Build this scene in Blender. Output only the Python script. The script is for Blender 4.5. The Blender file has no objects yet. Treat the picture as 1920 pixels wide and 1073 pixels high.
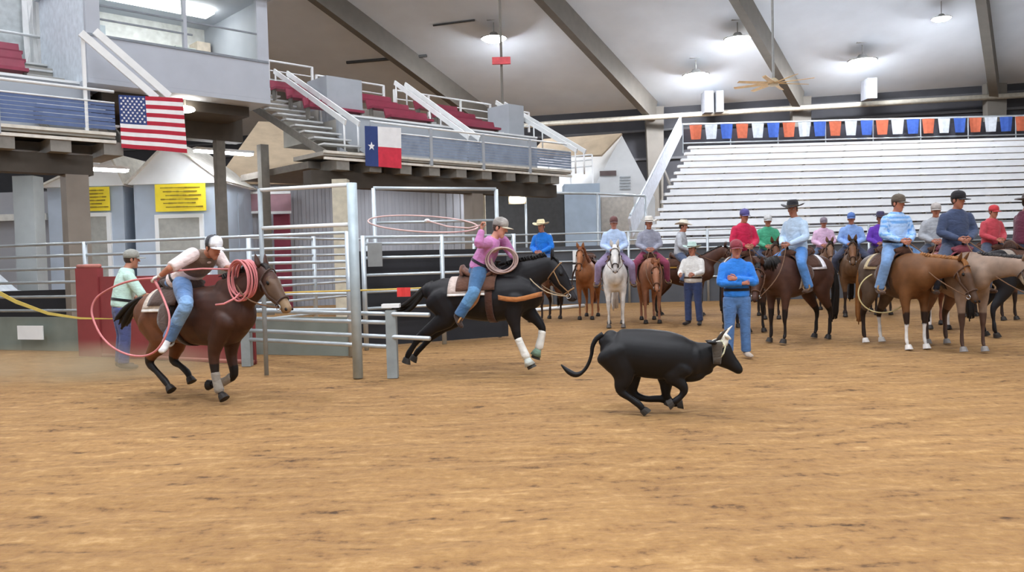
import bpy, math, random
from mathutils import Vector as V, Matrix, kdtree
random.seed(7)
C = bpy.context.scene.collection
S = bpy.context.scene

# ------------------------------------------------------------------ camera
FP, CX, CY = 1500.0, 960.0, 536.5
PITCH, ROLL, CAMH = math.radians(2.08), math.radians(1.5), 1.6
_F = V((0, math.cos(PITCH), -math.sin(PITCH)))
_U0 = V((0, math.sin(PITCH), math.cos(PITCH)))
_R0 = V((1, 0, 0))
_R = _R0*math.cos(ROLL) - _U0*math.sin(ROLL)
_U = _R0*math.sin(ROLL) + _U0*math.cos(ROLL)
CAMP = V((0, 0, CAMH))
cd = bpy.data.cameras.new('camera')
cam = bpy.data.objects.new('camera', cd)
C.objects.link(cam)
cd.sensor_width = 36
cd.lens = 36*FP/1920
cd.clip_end = 400
m3 = Matrix((_R, _U, -_F)).transposed()
cam.matrix_world = Matrix.Translation(CAMP) @ m3.to_4x4()
S.camera = cam

# ------------------------------------------------------------------ world, exposure
w = bpy.data.worlds.new('world')
S.world = w
w.use_nodes = True
w.node_tree.nodes['Background'].inputs[0].default_value = (0.86, 0.93, 1.0, 1)
w.node_tree.nodes['Background'].inputs[1].default_value = 0.55
S.view_settings.view_transform = 'Standard'
S.view_settings.look = 'None'
S.view_settings.gamma = 1
S.view_settings.use_curve_mapping = False
S.view_settings.exposure = 0.22
LAMP_STRENGTH = 260

# ------------------------------------------------------------------ projection helpers
def ray(px, py):
    return _F + _R*((px-CX)/FP) + _U*((CY-py)/FP)
def P(px, py, d):
    r = ray(px, py)
    return CAMP + r*(d/r.y)
def G(px, py, z=0.0):
    r = ray(px, py)
    return CAMP + r*((z-CAMH)/r.z)
def proj(p):
    q = p - CAMP
    f = q.dot(_F)
    return CX + FP*q.dot(_R)/f, CY - FP*q.dot(_U)/f
def hp(px, z, d):
    """point at height z, depth d, on image column px"""
    x = (px-CX)/FP*d
    for _ in range(6):
        x += (px - proj(V((x, d, z)))[0])*d/FP
    return V((x, d, z))
class Frame:
    def __init__(s, o, f, u=(0, 0, 1)):
        s.o = V(o); s.f = V(f).normalized()
        s.l = V(u).cross(s.f).normalized(); s.u = s.f.cross(s.l)
    def __call__(s, x, y, z):
        return s.o + s.f*x + s.l*y + s.u*z
    def d(s, x, y, z):
        return s.f*x + s.l*y + s.u*z
def yawframe(o, deg):
    a = math.radians(deg)
    return Frame(o, (math.cos(a), math.sin(a), 0))

# ------------------------------------------------------------------ colours and materials
def lin(h, k=1.0):
    h = h.lstrip('#')
    r = []
    for i in (0, 2, 4):
        c = int(h[i:i+2], 16)/255
        r.append((c/12.92 if c <= .04045 else ((c+.055)/1.055)**2.4)*k)
    return (r[0], r[1], r[2], 1)
MATS = {}
def mat(name, hexc, rough=.6, metal=0.0, noise=.12, scale=6.0, emit=0.0, bump=0.0, alpha=1.0):
    if name in MATS: return MATS[name]
    m = bpy.data.materials.new(name); m.use_nodes = True
    nt = m.node_tree; b = nt.nodes['Principled BSDF']
    col = lin(hexc)
    b.inputs['Roughness'].default_value = rough
    b.inputs['Metallic'].default_value = metal
    if emit:
        b.inputs['Base Color'].default_value = col
        b.inputs['Emission Color'].default_value = col
        b.inputs['Emission Strength'].default_value = emit
    else:
        tc = nt.nodes.new('ShaderNodeTexCoord')
        n = nt.nodes.new('ShaderNodeTexNoise'); n.inputs['Scale'].default_value = scale
        n.inputs['Detail'].default_value = 4
        nt.links.new(tc.outputs['Object'], n.inputs['Vector'])
        r = nt.nodes.new('ShaderNodeValToRGB')
        r.color_ramp.elements[0].position = .3; r.color_ramp.elements[1].position = .7
        r.color_ramp.elements[0].color = tuple(c*(1-noise) for c in col[:3])+(1,)
        r.color_ramp.elements[1].color = tuple(min(1, c*(1+noise)) for c in col[:3])+(1,)
        nt.links.new(n.outputs['Fac'], r.inputs['Fac'])
        nt.links.new(r.outputs['Color'], b.inputs['Base Color'])
        if bump:
            bp = nt.nodes.new('ShaderNodeBump'); bp.inputs['Strength'].default_value = bump
            bp.inputs['Distance'].default_value = .01
            n2 = nt.nodes.new('ShaderNodeTexNoise'); n2.inputs['Scale'].default_value = scale*8
            nt.links.new(tc.outputs['Object'], n2.inputs['Vector'])
            nt.links.new(n2.outputs['Fac'], bp.inputs['Height'])
            nt.links.new(bp.outputs['Normal'], b.inputs['Normal'])
    MATS[name] = m
    return m
def attr_mat(name, rough=.5, fuzz=0.0, noise=.15, scale=9, spec=.5, bump=0.0):
    if name in MATS: return MATS[name]
    m = bpy.data.materials.new(name); m.use_nodes = True
    nt = m.node_tree; b = nt.nodes['Principled BSDF']
    a = nt.nodes.new('ShaderNodeAttribute'); a.attribute_name = 'Col'
    tc = nt.nodes.new('ShaderNodeTexCoord')
    n = nt.nodes.new('ShaderNodeTexNoise'); n.inputs['Scale'].default_value = scale; n.inputs['Detail'].default_value = 5
    nt.links.new(tc.outputs['Object'], n.inputs['Vector'])
    mr = nt.nodes.new('ShaderNodeMapRange')
    mr.inputs['From Min'].default_value = .3; mr.inputs['From Max'].default_value = .7
    mr.inputs['To Min'].default_value = 1-noise; mr.inputs['To Max'].default_value = 1+noise
    nt.links.new(n.outputs['Fac'], mr.inputs['Value'])
    mx = nt.nodes.new('ShaderNodeMix'); mx.data_type = 'RGBA'; mx.blend_type = 'MULTIPLY'
    mx.inputs[0].default_value = 1
    nt.links.new(a.outputs['Color'], mx.inputs[6]); nt.links.new(mr.outputs['Result'], mx.inputs[7])
    nt.links.new(mx.outputs[2], b.inputs['Base Color'])
    b.inputs['Roughness'].default_value = rough
    b.inputs['Sheen Weight'].default_value = fuzz
    b.inputs['Specular IOR Level'].default_value = spec
    if bump:
        mp = nt.nodes.new('ShaderNodeMapping'); mp.inputs['Scale'].default_value = (1, 1, 1.9); mp.inputs['Rotation'].default_value = (.4, .3, 0)
        n2 = nt.nodes.new('ShaderNodeTexNoise'); n2.inputs['Scale'].default_value = 9; n2.inputs['Detail'].default_value = 3; n2.inputs['Distortion'].default_value = .8
        bp = nt.nodes.new('ShaderNodeBump'); bp.inputs['Strength'].default_value = bump; bp.inputs['Distance'].default_value = .03
        nt.links.new(tc.outputs['Object'], mp.inputs['Vector']); nt.links.new(mp.outputs['Vector'], n2.inputs['Vector'])
        nt.links.new(n2.outputs['Fac'], bp.inputs['Height']); nt.links.new(bp.outputs['Normal'], b.inputs['Normal'])
    MATS[name] = m
    return m
COAT = attr_mat('coat', .5, 0, .22, 7, .3)
SKIN = attr_mat('skin', .55, 0, .06)
CLOTH = attr_mat('cloth', .85, .2, .12, 14, .3, .55)

# ------------------------------------------------------------------ mesh builder
class MB:
    def __init__(s): s.v = []; s.f = []; s.mi = []; s.col = []; s._c = (1, 1, 1, 1); s._m = 0
    def color(s, c): s._c = c if not isinstance(c, str) else lin(c); return s
    def slot(s, i): s._m = i; return s
    def add(s, vs, fs):
        b = len(s.v)
        s.v += [V(p) for p in vs]; s.col += [s._c]*len(vs)
        s.f += [tuple(i+b for i in f) for f in fs]; s.mi += [s._m]*len(fs)
        return s
    def box8(s, p):
        return s.add(p, [(0, 3, 2, 1), (4, 5, 6, 7), (0, 1, 5, 4), (1, 2, 6, 5), (2, 3, 7, 6), (3, 0, 4, 7)])
    def box(s, c, sx, sy, sz, fr=None):
        c = V(c)
        X, Y, Z = (fr.f, fr.l, fr.u) if fr else (V((1, 0, 0)), V((0, 1, 0)), V((0, 0, 1)))
        q = [c + X*(a*sx/2) + Y*(b*sy/2) + Z*(d*sz/2) for d in (-1, 1) for a, b in ((-1, -1), (1, -1), (1, 1), (-1, 1))]
        return s.box8(q)
    def beam(s, p0, p1, wd, ht, up=(0, 0, 1), wd1=None, ht1=None):
        p0 = V(p0); p1 = V(p1); t = (p1-p0).normalized()
        a = t.cross(V(up))
        if a.length < 1e-4: a = t.cross(V((1, 0, 0)))
        a.normalize(); b = a.cross(t).normalized()
        w1 = wd1 or wd; h1 = ht1 or ht
        q = []
        for p, ww, hh in ((p0, wd, ht), (p1, w1, h1)):
            q += [p - a*ww/2 - b*hh/2, p + a*ww/2 - b*hh/2, p + a*ww/2 + b*hh/2, p - a*ww/2 + b*hh/2]
        return s.box8(q)
    def tube(s, pts, r, n=8, closed=False, flat=1.0, side=None):
        pts = [V(p) for p in pts]; m = len(pts)
        if not isinstance(r, (list, tuple)): r = [r]*m
        vs = []; prev = V(side) if side else None
        for i, p in enumerate(pts):
            if closed: t = pts[(i+1) % m] - pts[i-1]
            else: t = pts[min(i+1, m-1)] - pts[max(i-1, 0)]
            if t.length < 1e-9: t = V((0, 0, 1))
            t.normalize()
            if prev is None:
                prev = t.cross(V((0, 0, 1)))
                if prev.length < 1e-3: prev = t.cross(V((1, 0, 0)))
            a = prev - t*prev.dot(t)
            if a.length < 1e-4: a = t.orthogonal()
            a.normalize(); b = t.cross(a)
            if side is None: prev = a
            for k in range(n):
                g = 2*math.pi*k/n
                vs.append(p + a*math.cos(g)*r[i] + b*math.sin(g)*r[i]*flat)
        fs = []
        for i in range(m if closed else m-1):
            j = (i+1) % m
            for k in range(n):
                l = (k+1) % n
                fs.append((i*n+k, i*n+l, j*n+l, j*n+k))
        if not closed:
            fs.append(tuple(range(n))[::-1]); fs.append(tuple(range((m-1)*n, m*n)))
        return s.add(vs, fs)
    def loft(s, rings, cap=True):
        n = len(rings[0]); vs = [p for r in rings for p in r]; fs = []
        for i in range(len(rings)-1):
            for k in range(n):
                l = (k+1) % n
                fs.append((i*n+k, i*n+l, (i+1)*n+l, (i+1)*n+k))
        if cap:
            fs.append(tuple(range(n))[::-1]); fs.append(tuple(range((len(rings)-1)*n, len(rings)*n)))
        return s.add(vs, fs)
    def ell(s, c, ax, nu=12, nv=8):
        """ellipsoid, ax = three axis vectors"""
        c = V(c); vs = [c + ax[2]]; fs = []
        for i in range(1, nv):
            th = math.pi*i/nv
            for k in range(nu):
                g = 2*math.pi*k/nu
                vs.append(c + ax[2]*math.cos(th) + ax[0]*math.sin(th)*math.cos(g) + ax[1]*math.sin(th)*math.sin(g))
        vs.append(c - ax[2]); L = len(vs)-1
        for k in range(nu):
            l = (k+1) % nu
            fs.append((0, 1+k, 1+l))
            for i in range(nv-2):
                a = 1+i*nu
                fs.append((a+k, a+nu+k, a+nu+l, a+l))
            a = 1+(nv-2)*nu
            fs.append((a+k, L, a+l))
        return s.add(vs, fs)
    def sheet(s, grid, th=.01, nrm=None):
        """grid[i][j] of points -> a thin solid sheet"""
        R = len(grid); K = len(grid[0]); vs = []
        for i in range(R):
            for j in range(K):
                if nrm: n = V(nrm)
                else:
                    du = grid[min(i+1, R-1)][j] - grid[max(i-1, 0)][j]
                    dv = grid[i][min(j+1, K-1)] - grid[i][max(j-1, 0)]
                    n = du.cross(dv)
                    n = n.normalized() if n.length > 1e-9 else V((0, 0, 1))
                vs.append(grid[i][j] + n*th/2)
        for i in range(R):
            for j in range(K):
                vs.append(grid[i][j]*2 - vs[i*K+j])
        N = R*K; fs = []
        for i in range(R-1):
            for j in range(K-1):
                a = (i*K+j, (i+1)*K+j, (i+1)*K+j+1, i*K+j+1)
                fs.append(a); fs.append(tuple(x+N for x in a[::-1]))
        for i in range(R-1):
            for j, o in ((0, 0), (K-1, 1)):
                a, b = i*K+j, (i+1)*K+j
                q = (a, a+N, b+N, b); fs.append(q if not o else q[::-1])
        for j in range(K-1):
            for i, o in ((0, 1), (R-1, 0)):
                a, b = i*K+j, i*K+j+1
                q = (a, a+N, b+N, b); fs.append(q if not o else q[::-1])
        return s.add(vs, fs)

ORG = {}
def origin(o): return ORG.get(o.name, V((0, 0, 0)))
def mesh_of(mb, name, loc=V((0, 0, 0)), smooth=False):
    me = bpy.data.meshes.new(name)
    me.from_pydata([tuple(p-loc) for p in mb.v], [], mb.f)
    if smooth is True: me.polygons.foreach_set('use_smooth', [True]*len(me.polygons))
    me.polygons.foreach_set('material_index', mb.mi)
    ca = me.color_attributes.new('Col', 'FLOAT_COLOR', 'POINT')
    ca.data.foreach_set('color', [x for c in mb.col for x in c])
    me.update()
    return me
def link(name, me, mats, parent=None, loc=V((0, 0, 0))):
    o = bpy.data.objects.new(name, me); C.objects.link(o)
    for m in (mats if isinstance(mats, (list, tuple)) else [mats]): me.materials.append(m)
    if parent is not None:
        o.parent = parent; ORG[o.name] = origin(parent)
    else:
        o.location = loc; ORG[o.name] = V(loc)
    return o
def part(name, mb, mats, parent, smooth=False, label=None):
    o = link(name, mesh_of(mb, name, origin(parent), smooth), mats, parent)
    if label: o['label'] = label
    return o
def tag(o, label, cat, group=None, kind=None):
    if label: o['label'] = label
    if cat: o['category'] = cat
    if group: o['group'] = group
    if kind: o['kind'] = kind
    return o
def thing(name, label, cat, loc, group=None):
    o = bpy.data.objects.new(name, None); C.objects.link(o)
    o.location = V(loc); ORG[o.name] = V(loc); o.empty_display_size = .2
    return tag(o, label, cat, group)
def single(name, mb, mats, label, cat, group=None, smooth=False, loc=None):
    if loc is None:
        xs = [p.x for p in mb.v]; ys = [p.y for p in mb.v]; zs = [p.z for p in mb.v]
        loc = V(((min(xs)+max(xs))/2, (min(ys)+max(ys))/2, min(zs)))
    o = link(name, mesh_of(mb, name, loc, smooth), mats, None, loc)
    return tag(o, label, cat, group)
def struct(name, mb, mats, parent=None, smooth=False):
    if parent is not None: return part(name, mb, mats, parent, smooth)
    o = link(name, mesh_of(mb, name, V((0, 0, 0)), smooth), mats)
    o['kind'] = 'structure'
    return o

# ------------------------------------------------------------------ organic surfaces
def cr(a, b, c, d, t):
    return .5*((2*b) + (c-a)*t + (2*a-5*b+4*c-d)*t*t + (3*b-a-3*c+d)*t*t*t)
class Chain:
    """pts: list of (point, half size along side, half size across, colour)"""
    def __init__(s, pts, side, sub=3, n=14): s.p = pts; s.side = V(side); s.sub = sub; s.n = n
    def rings(s, grow=0.0, i0=0, i1=None):
        P_ = s.p[i0:i1]; m = len(P_); out = []
        for i in range(m-1):
            q = [P_[max(i-1, 0)], P_[i], P_[i+1], P_[min(i+2, m-1)]]
            for k in range(s.sub):
                t = k/s.sub
                out.append((cr(*[V(x[0]) for x in q], t), max(.004, q[1][1]*(1-t)+q[2][1]*t), max(.004, q[1][2]*(1-t)+q[2][2]*t), q[1][3] if t < .5 else q[2][3]))
        l = P_[-1]; out.append((V(l[0]), l[1], l[2], l[3]))
        return [(p, a+grow, b+grow, c) for p, a, b, c in out]
def add_chain(mb, ch, grow=0.0, i0=0, i1=None, capr=1.0, col=None, round_=True, cap0=None):
    R = ch.rings(grow, i0, i1); m = len(R); n = ch.n
    T = []
    for i in range(m):
        t = R[min(i+1, m-1)][0] - R[max(i-1, 0)][0]
        T.append(t.normalized() if t.length > 1e-9 else V((0, 0, 1)))
    seq = []
    def ring(p, t, a, b, c, k=1.0):
        sd = ch.side - t*ch.side.dot(t)
        if sd.length < .05: sd = t.orthogonal()
        sd.normalize(); up = sd.cross(t)
        return ([p + sd*math.cos(2*math.pi*j/n)*a*k + up*math.sin(2*math.pi*j/n)*b*k for j in range(n)], c)
    r0 = min(R[0][1], R[0][2])*(capr if cap0 is None else cap0); r1 = min(R[-1][1], R[-1][2])*capr
    if round_:
        for o, k in ((.97, .3), (.72, .7), (.4, .92)):
            seq.append(ring(R[0][0]-T[0]*r0*o, T[0], R[0][1], R[0][2], R[0][3], k))
    for (p, a, b, c), t in zip(R, T): seq.append(ring(p, t, a, b, c))
    if round_:
        for o, k in ((.4, .92), (.72, .7), (.97, .3)):
            seq.append(ring(R[-1][0]+T[-1]*r1*o, T[-1], R[-1][1], R[-1][2], R[-1][3], k))
    vs = []; cs = []
    for r, c in seq:
        vs += r; cs += [c]*n
    fs = []
    for i in range(len(seq)-1):
        for k in range(n):
            l = (k+1) % n
            fs.append((i*n+k, i*n+l, (i+1)*n+l, (i+1)*n+k))
    fs.append(tuple(range(n))[::-1]); fs.append(tuple(range((len(seq)-1)*n, len(seq)*n)))
    b = len(mb.v)
    mb.v += vs; mb.col += [(col if col else c) for c in cs]
    mb.f += [tuple(i+b for i in f) for f in fs]; mb.mi += [0]*len(fs)
def fuse(mb, voxel, smooth_it=4, extra=None):
    """one continuous surface from overlapping closed shells; extra = fine shells added afterwards"""
    me = bpy.data.meshes.new('tmp'); me.from_pydata([tuple(p) for p in mb.v], [], mb.f)
    o = bpy.data.objects.new('tmp', me); C.objects.link(o)
    r = o.modifiers.new('r', 'REMESH'); r.mode = 'VOXEL'; r.voxel_size = voxel
    if smooth_it:
        sm = o.modifiers.new('s', 'SMOOTH'); sm.factor = .5; sm.iterations = smooth_it
    dg = bpy.context.evaluated_depsgraph_get()
    ne = bpy.data.meshes.new_from_object(o.evaluated_get(dg))
    bpy.data.objects.remove(o); bpy.data.meshes.remove(me)
    kd = kdtree.KDTree(len(mb.v))
    for i, p in enumerate(mb.v): kd.insert(p, i)
    kd.balance()
    out = MB()
    out.v = [v.co.copy() for v in ne.vertices]
    out.col = [mb.col[kd.find(p)[1]] for p in out.v]
    out.f = [tuple(p.vertices) for p in ne.polygons]; out.mi = [0]*len(out.f)
    bpy.data.meshes.remove(ne)
    if extra:
        b = len(out.v); out.v += extra.v; out.col += extra.col
        out.f += [tuple(i+b for i in f) for f in extra.f]; out.mi += [0]*len(extra.f)
    return out
#__MORE__
# ------------------------------------------------------------------ people
def hand_build(mb, ex, wr, d, nrm, thumb, skin, k=1.0, curl=.6):
    """palm fused with the arm, four fingers and a thumb as fine shells"""
    d = V(d).normalized(); nrm = V(nrm); nrm = (nrm - d*nrm.dot(d)).normalized()
    sd = V(thumb); sd = (sd - d*sd.dot(d) - nrm*sd.dot(nrm)).normalized()
    add_chain(mb, Chain([(wr, .027*k, .02*k, skin), (wr+d*.035*k, .036*k, .016*k, skin), (wr+d*.085*k, .041*k, .014*k, skin)], sd, 2, 10))
    ex.color(skin)
    for i, (o, L) in enumerate(((.03, .068), (.011, .078), (-.009, .073), (-.028, .058))):
        p = wr + d*.085*k + sd*o*k; pts = [p - d*.012*k]; a = curl*.5
        for L_, c in ((.45, 1), (.32, 1.2), (.25, 1.0)):
            dd = d*math.cos(a) + nrm*math.sin(a)
            p = p + dd*L*L_*k*1.05; pts.append(p); a += curl*c
        ex.tube(pts, [.0098*k, .0094*k, .0085*k, .0068*k], 7)
    p = wr + d*.03*k + sd*.028*k
    t1 = (sd*.7 + d*.6 + nrm*.35).normalized()
    pts = [p - t1*.012*k, p + t1*.032*k, p + t1*.032*k + (d*.8 + nrm*.6*curl + sd*.1).normalized()*.03*k]
    pts.append(pts[-1] + (d*.7 + nrm*.8*curl - sd*.1).normalized()*.024*k)
    ex.tube(pts, [.0125*k, .0118*k, .0105*k, .008*k], 7)

HATN = 20
def cowboy_hat(root, fr, c, colr, k=1.0, band='#3a2a1c'):
    def ring(rr, z, cap=0, dent=0):
        o = []
        for i in range(HATN):
            g = 2*math.pi*i/HATN
            zz = z + (.055*math.sin(g)**2*((rr/.2)**2) if cap else 0) - (dent*abs(math.cos(g))*.3)
            o.append(fr(0, 0, 0)*0 + c + fr.f*(rr*1.12*math.cos(g)*k) + fr.l*(rr*.95*math.sin(g)*k) + fr.u*(zz*k))
        return o
    m = MB().color(colr)
    m.loft([ring(.03, -.004), ring(.1, -.006), ring(.155, -.012, 1), ring(.2, -.012, 1), ring(.203, -.004, 1), ring(.155, -.002, 1), ring(.104, .006),
            ring(.1, .06), ring(.09, .1), ring(.07, .122), ring(.04, .108), ring(.01, .1)])
    h = part('hat', m, CLOTH, root, True)
    b = MB().color(band); b.loft([ring(.106, .008), ring(.107, .026), ring(.1, .026), ring(.1, .008)], False)
    part('hat_band', b, CLOTH, h, True)
def ball_cap(root, fr, c, front, back, bill, k=1.0):
    m = MB(); N = 18
    def ring(z, rr):
        return [c + fr.f*(rr*.104*math.cos(2*math.pi*i/N)*k) + fr.l*(rr*.086*math.sin(2*math.pi*i/N)*k) + fr.u*(z*k) for i in range(N)]
    m.loft([ring(-.02, .9), ring(-.018, 1.0), ring(.02, 1.02), ring(.055, .95), ring(.08, .78), ring(.097, .5), ring(.104, .2)])
    for i, p in enumerate(m.v):
        m.col[i] = lin(front if (p-c).dot(fr.f) > .034 else back)
    m.color(back).ell(c + fr.u*.105*k, (fr.f*.009*k, fr.l*.009*k, fr.u*.006*k), 8, 5)
    h = part('cap', m, CLOTH, root, True)
    b = MB().color(bill); g = []
    for i in range(6):
        t = i/5; row = []
        for j in range(9):
            a = math.radians(-62 + 124*j/8)
            r = .1 + .085*t*math.cos(a*.9)
            row.append(c + fr.f*(r*math.cos(a)*k*1.03) + fr.l*((.086*(1-t*.1))*math.sin(a)/.9*k*.98) + fr.u*((-.012 - .012*t - .016*math.sin(a)**2)*k))
        g.append(row)
    b.sheet(g, .006*k)
    part('bill', b, CLOTH, h, True)

def person(label, J, K, name='person', vox=.016, k=1.0, group=None, parts=True):
    """J joints in the world, K clothing; the body is one surface, clothing its children"""
    skin = lin(K.get('skin', '#c58f73'))
    root = thing(name, label, 'person', K.get('base', J['pel']), group)
    mb, ex = MB(), MB()
    lat = J['lat']
    up = (J['nb']-J['pel']).normalized()
    mid = J['pel'].lerp(J['nb'], .33); ch = J['pel'].lerp(J['nb'], .68) + lat.cross(up)*0
    tor = Chain([(J['pel']-up*.08*k, .14*k, .105*k, skin), (J['pel']+up*.03*k, .162*k, .12*k, skin), (mid, .14*k, .108*k, skin),
                 (ch, .168*k, .12*k, skin), (J['pel'].lerp(J['nb'], .9), .155*k, .09*k, skin), (J['nb']+up*.01*k, .07*k, .065*k, skin)], lat, 3, 18)
    hf = Frame(J['head'], J['hf'], J['hu']); H = J['head']
    hf_ = Frame((0, 0, 0), J['hf'], J['hu']); f, l, u = hf_.f, hf_.l, hf_.u
    neck = Chain([(J['nb']-up*.03*k, .06*k, .06*k, skin), (J['nb'].lerp(H, .5), .053*k, .055*k, skin), (H - u*.04*k - f*.015*k, .054*k, .058*k, skin)], lat, 3, 12)
    head = Chain([(H+(-u*.108+f*.05)*k, .03*k, .03*k, skin), (H+(-u*.082+f*.034)*k, .052*k, .06*k, skin), (H+(-u*.04+f*.016)*k, .064*k, .083*k, skin),
                  (H+f*.006*k, .072*k, .094*k, skin), (H+u*.05*k, .075*k, .099*k, skin), (H+(u*.088-f*.006)*k, .066*k, .086*k, skin), (H+(u*.11-f*.01)*k, .045*k, .06*k, skin)], l, 2, 16)
    nose = Chain([(H+(u*.018+f*.094)*k, .008*k, .008*k, skin), (H+(-u*.012+f*.109)*k, .011*k, .012*k, skin), (H+(-u*.03+f*.115)*k, .015*k, .012*k, skin)], l, 2, 8)
    for c in (tor, neck, head, nose): add_chain(mb, c)
    mb.color(skin)
    mb.ell(H+(-u*.1+f*.072)*k, (l*.022*k, f*.016*k, u*.016*k)); mb.ell(H+(u*.03+f*.086)*k, (l*.05*k, f*.014*k, u*.012*k))
    for s_ in (1, -1):
        ex.color(skin).ell(H+(l*.074*s_ - u*.008 - f*.012)*k, (l*.012*k, f*.02*k, u*.033*k), 8, 6)
        ex.color('#e8e2da').ell(H+(l*.031*s_ + u*.012 + f*.0885)*k, (l*.014*k, f*.01*k, u*.009*k), 8, 6)
        ex.color('#2a1c14').ell(H+(l*.031*s_ + u*.012 + f*.096)*k, (l*.007*k, f*.005*k, u*.007*k), 8, 6)
        ex.color('#4a3426').ell(H+(l*.032*s_ + u*.033 + f*.099)*k, (l*.02*k, f*.005*k, u*.004*k), 8, 4)
    ex.color('#96504a').ell(H+(-u*.06+f*.098)*k, (l*.024*k, f*.007*k, u*.006*k), 8, 4)
    arms = {}; legs = {}
    for s_, n in ((1, 'L'), (-1, 'R')):
        sh, el, wr = J['sh'+n], J['el'+n], J['wr'+n]
        arms[n] = Chain([(sh, .058*k, .056*k, skin), (sh.lerp(el, .18), .06*k, .058*k, skin), (sh.lerp(el, .5), .052*k, .052*k, skin), (el, .043*k, .043*k, skin),
                         (el.lerp(wr, .35), .043*k, .041*k, skin), (wr, .029*k, .025*k, skin)], lat, 3, 12)
        add_chain(mb, arms[n])
        d = J.get('hd'+n)
        if d is None: d = (wr-el).normalized()
        nr = J.get('hn'+n)
        if nr is None: nr = -lat*s_ + V((0, 0, -.3))
        th = J.get('ht'+n)
        if th is None: th = V((0, 0, 1))
        hk = skin if not K.get('glove'+n) else lin(K['glove'+n])
        hand_build(mb, ex, wr, d, nr, th, hk, k, J.get('curl', .7))
        hip, kn, an, to = J['hip'+n], J['kn'+n], J['an'+n], J['to'+n]
        ld = (kn-hip).normalized()
        legs[n] = Chain([(hip, .088*k, .095*k, skin), (hip.lerp(kn, .35), .085*k, .09*k, skin), (hip.lerp(kn, .75), .066*k, .07*k, skin), (kn, .056*k, .06*k, skin),
                         (kn.lerp(an, .3), .055*k, .06*k, skin), (kn.lerp(an, .7), .042*k, .045*k, skin), (an, .036*k, .04*k, skin)], lat, 3, 12)
        add_chain(mb, legs[n])
        fd = (to-an); 
        sole = (an-kn).normalized(); sole = (sole - fd.normalized()*sole.dot(fd.normalized())*.6).normalized()
        J['foot'+n] = Chain([(an-fd*.18+sole*.035*k, .032*k, .035*k, skin), (an+fd*.2+sole*.035*k, .037*k, .038*k, skin), (an+fd*.65+sole*.04*k, .043*k, .028*k, skin), (to+sole*.03*k, .03*k, .02*k, skin)], lat, 3, 10)
        add_chain(mb, J['foot'+n])
    body = fuse(mb, vox*.85, 3, ex)
    part('body', body, SKIN, root, True)
    # hair under the hat
    hm = MB().color(K.get('hair', '#3b2a1e')); hm.ell(H+(u*.02-f*.017)*k, (l*.081*k, f*.092*k, u*.098*k), 14, 10)
    part('hair', hm, CLOTH, root, True)
    # shirt
    sc = lin(K['shirt']); sm = MB()
    cold = K.get('shirt_low')
    add_chain(sm, Chain([(J['pel']-up*.0*k, .168*k, .122*k, sc), (J['pel']+up*.05*k, .17*k, .128*k, sc), (mid, .158*k, .126*k, sc)] + [(p, a, b, sc) for p, a, b, _ in tor.p[3:-1]] + [(J['nb']+up*.012*k, .078*k, .074*k, sc)], lat, 3, 18), .024*k, capr=.3)
    for n in 'LR':
        A = arms[n]; short = K.get('sleeve') == 'short'
        q = [(p, a, b, sc) for p, a, b, _ in A.p]
        add_chain(sm, Chain(q, lat, 3, 12), (.024 if short else .019)*k, 0, 4 if short else None, .3, cap0=1.0)
    if K.get('stripe'):
        c2 = lin(K['stripe'])
        for i, p in enumerate(sm.v):
            if math.sin((p-J['pel']).dot(up)*95) > .25: sm.col[i] = c2
    shirt = part('shirt', fuse(sm, vox*.8, 4), CLOTH, root, True)
    if K.get('torso_layer'):  # coloured layer over the torso, sleeves left uncovered
        vm = MB(); vc = lin(K['torso_layer'])
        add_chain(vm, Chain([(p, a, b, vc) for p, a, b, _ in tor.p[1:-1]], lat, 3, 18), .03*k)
        part('torso_layer', fuse(vm, vox, 4), CLOTH, root, True)
    # jeans
    jm = MB(); jc = lin(K['pants']); jc2 = lin(K.get('pants2', K['pants']))
    add_chain(jm, Chain([(p, a, b, jc) for p, a, b, _ in tor.p[:2]]+[(J['pel']+up*.1*k, .15*k, .113*k, jc)], lat, 3, 16), .017*k)
    for n in 'LR':
        add_chain(jm, Chain([(p, max(a, .052*k), max(b, .056*k), jc if i < 3 or i > 4 else jc2) for i, (p, a, b, _) in enumerate(legs[n].p)], lat, 3, 12), .022*k, capr=.2)
    part('jeans', fuse(jm, vox*.9, 4), CLOTH, root, True)
    bc = lin(K.get('boots', '#4a3324'))
    for n in 'LR':
        bm = MB()
        add_chain(bm, Chain([(p, a, b, bc) for p, a, b, _ in J['foot'+n].p], lat, 3, 12), .008*k)
        add_chain(bm, Chain([(J['kn'+n].lerp(J['an'+n], .72), .046*k, .05*k, bc), (J['an'+n], .042*k, .044*k, bc)], lat, 3, 12), .004)
        part('boot', fuse(bm, vox*.7, 3), CLOTH, root, True)
    if K.get('belt'):
        bm = MB().color(K['belt'])
        R = []
        for z in (.075, .115):
            for off in (.03,):
                c = J['pel']+up*z*k; dp = lat.cross(up)
                R.append([c + lat*(.166+off)*k*math.cos(2*math.pi*i/20) + dp*(.126+off)*k*math.sin(2*math.pi*i/20) for i in range(20)])
        bm.loft(R, False); part('belt', bm, CLOTH, root, True)
    hat = K.get('hat')
    if hat:
        hc = H+u*.045*k
        if hat == 'cap': ball_cap(root, hf_, hc, K['hatc'], K.get('hatb', K['hatc']), K.get('bill', K['hatc']), k*1.06)
        else: cowboy_hat(root, hf_, hc+u*.012*k, K['hatc'], k, K.get('band', '#4a3a2a'))
    return root

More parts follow.
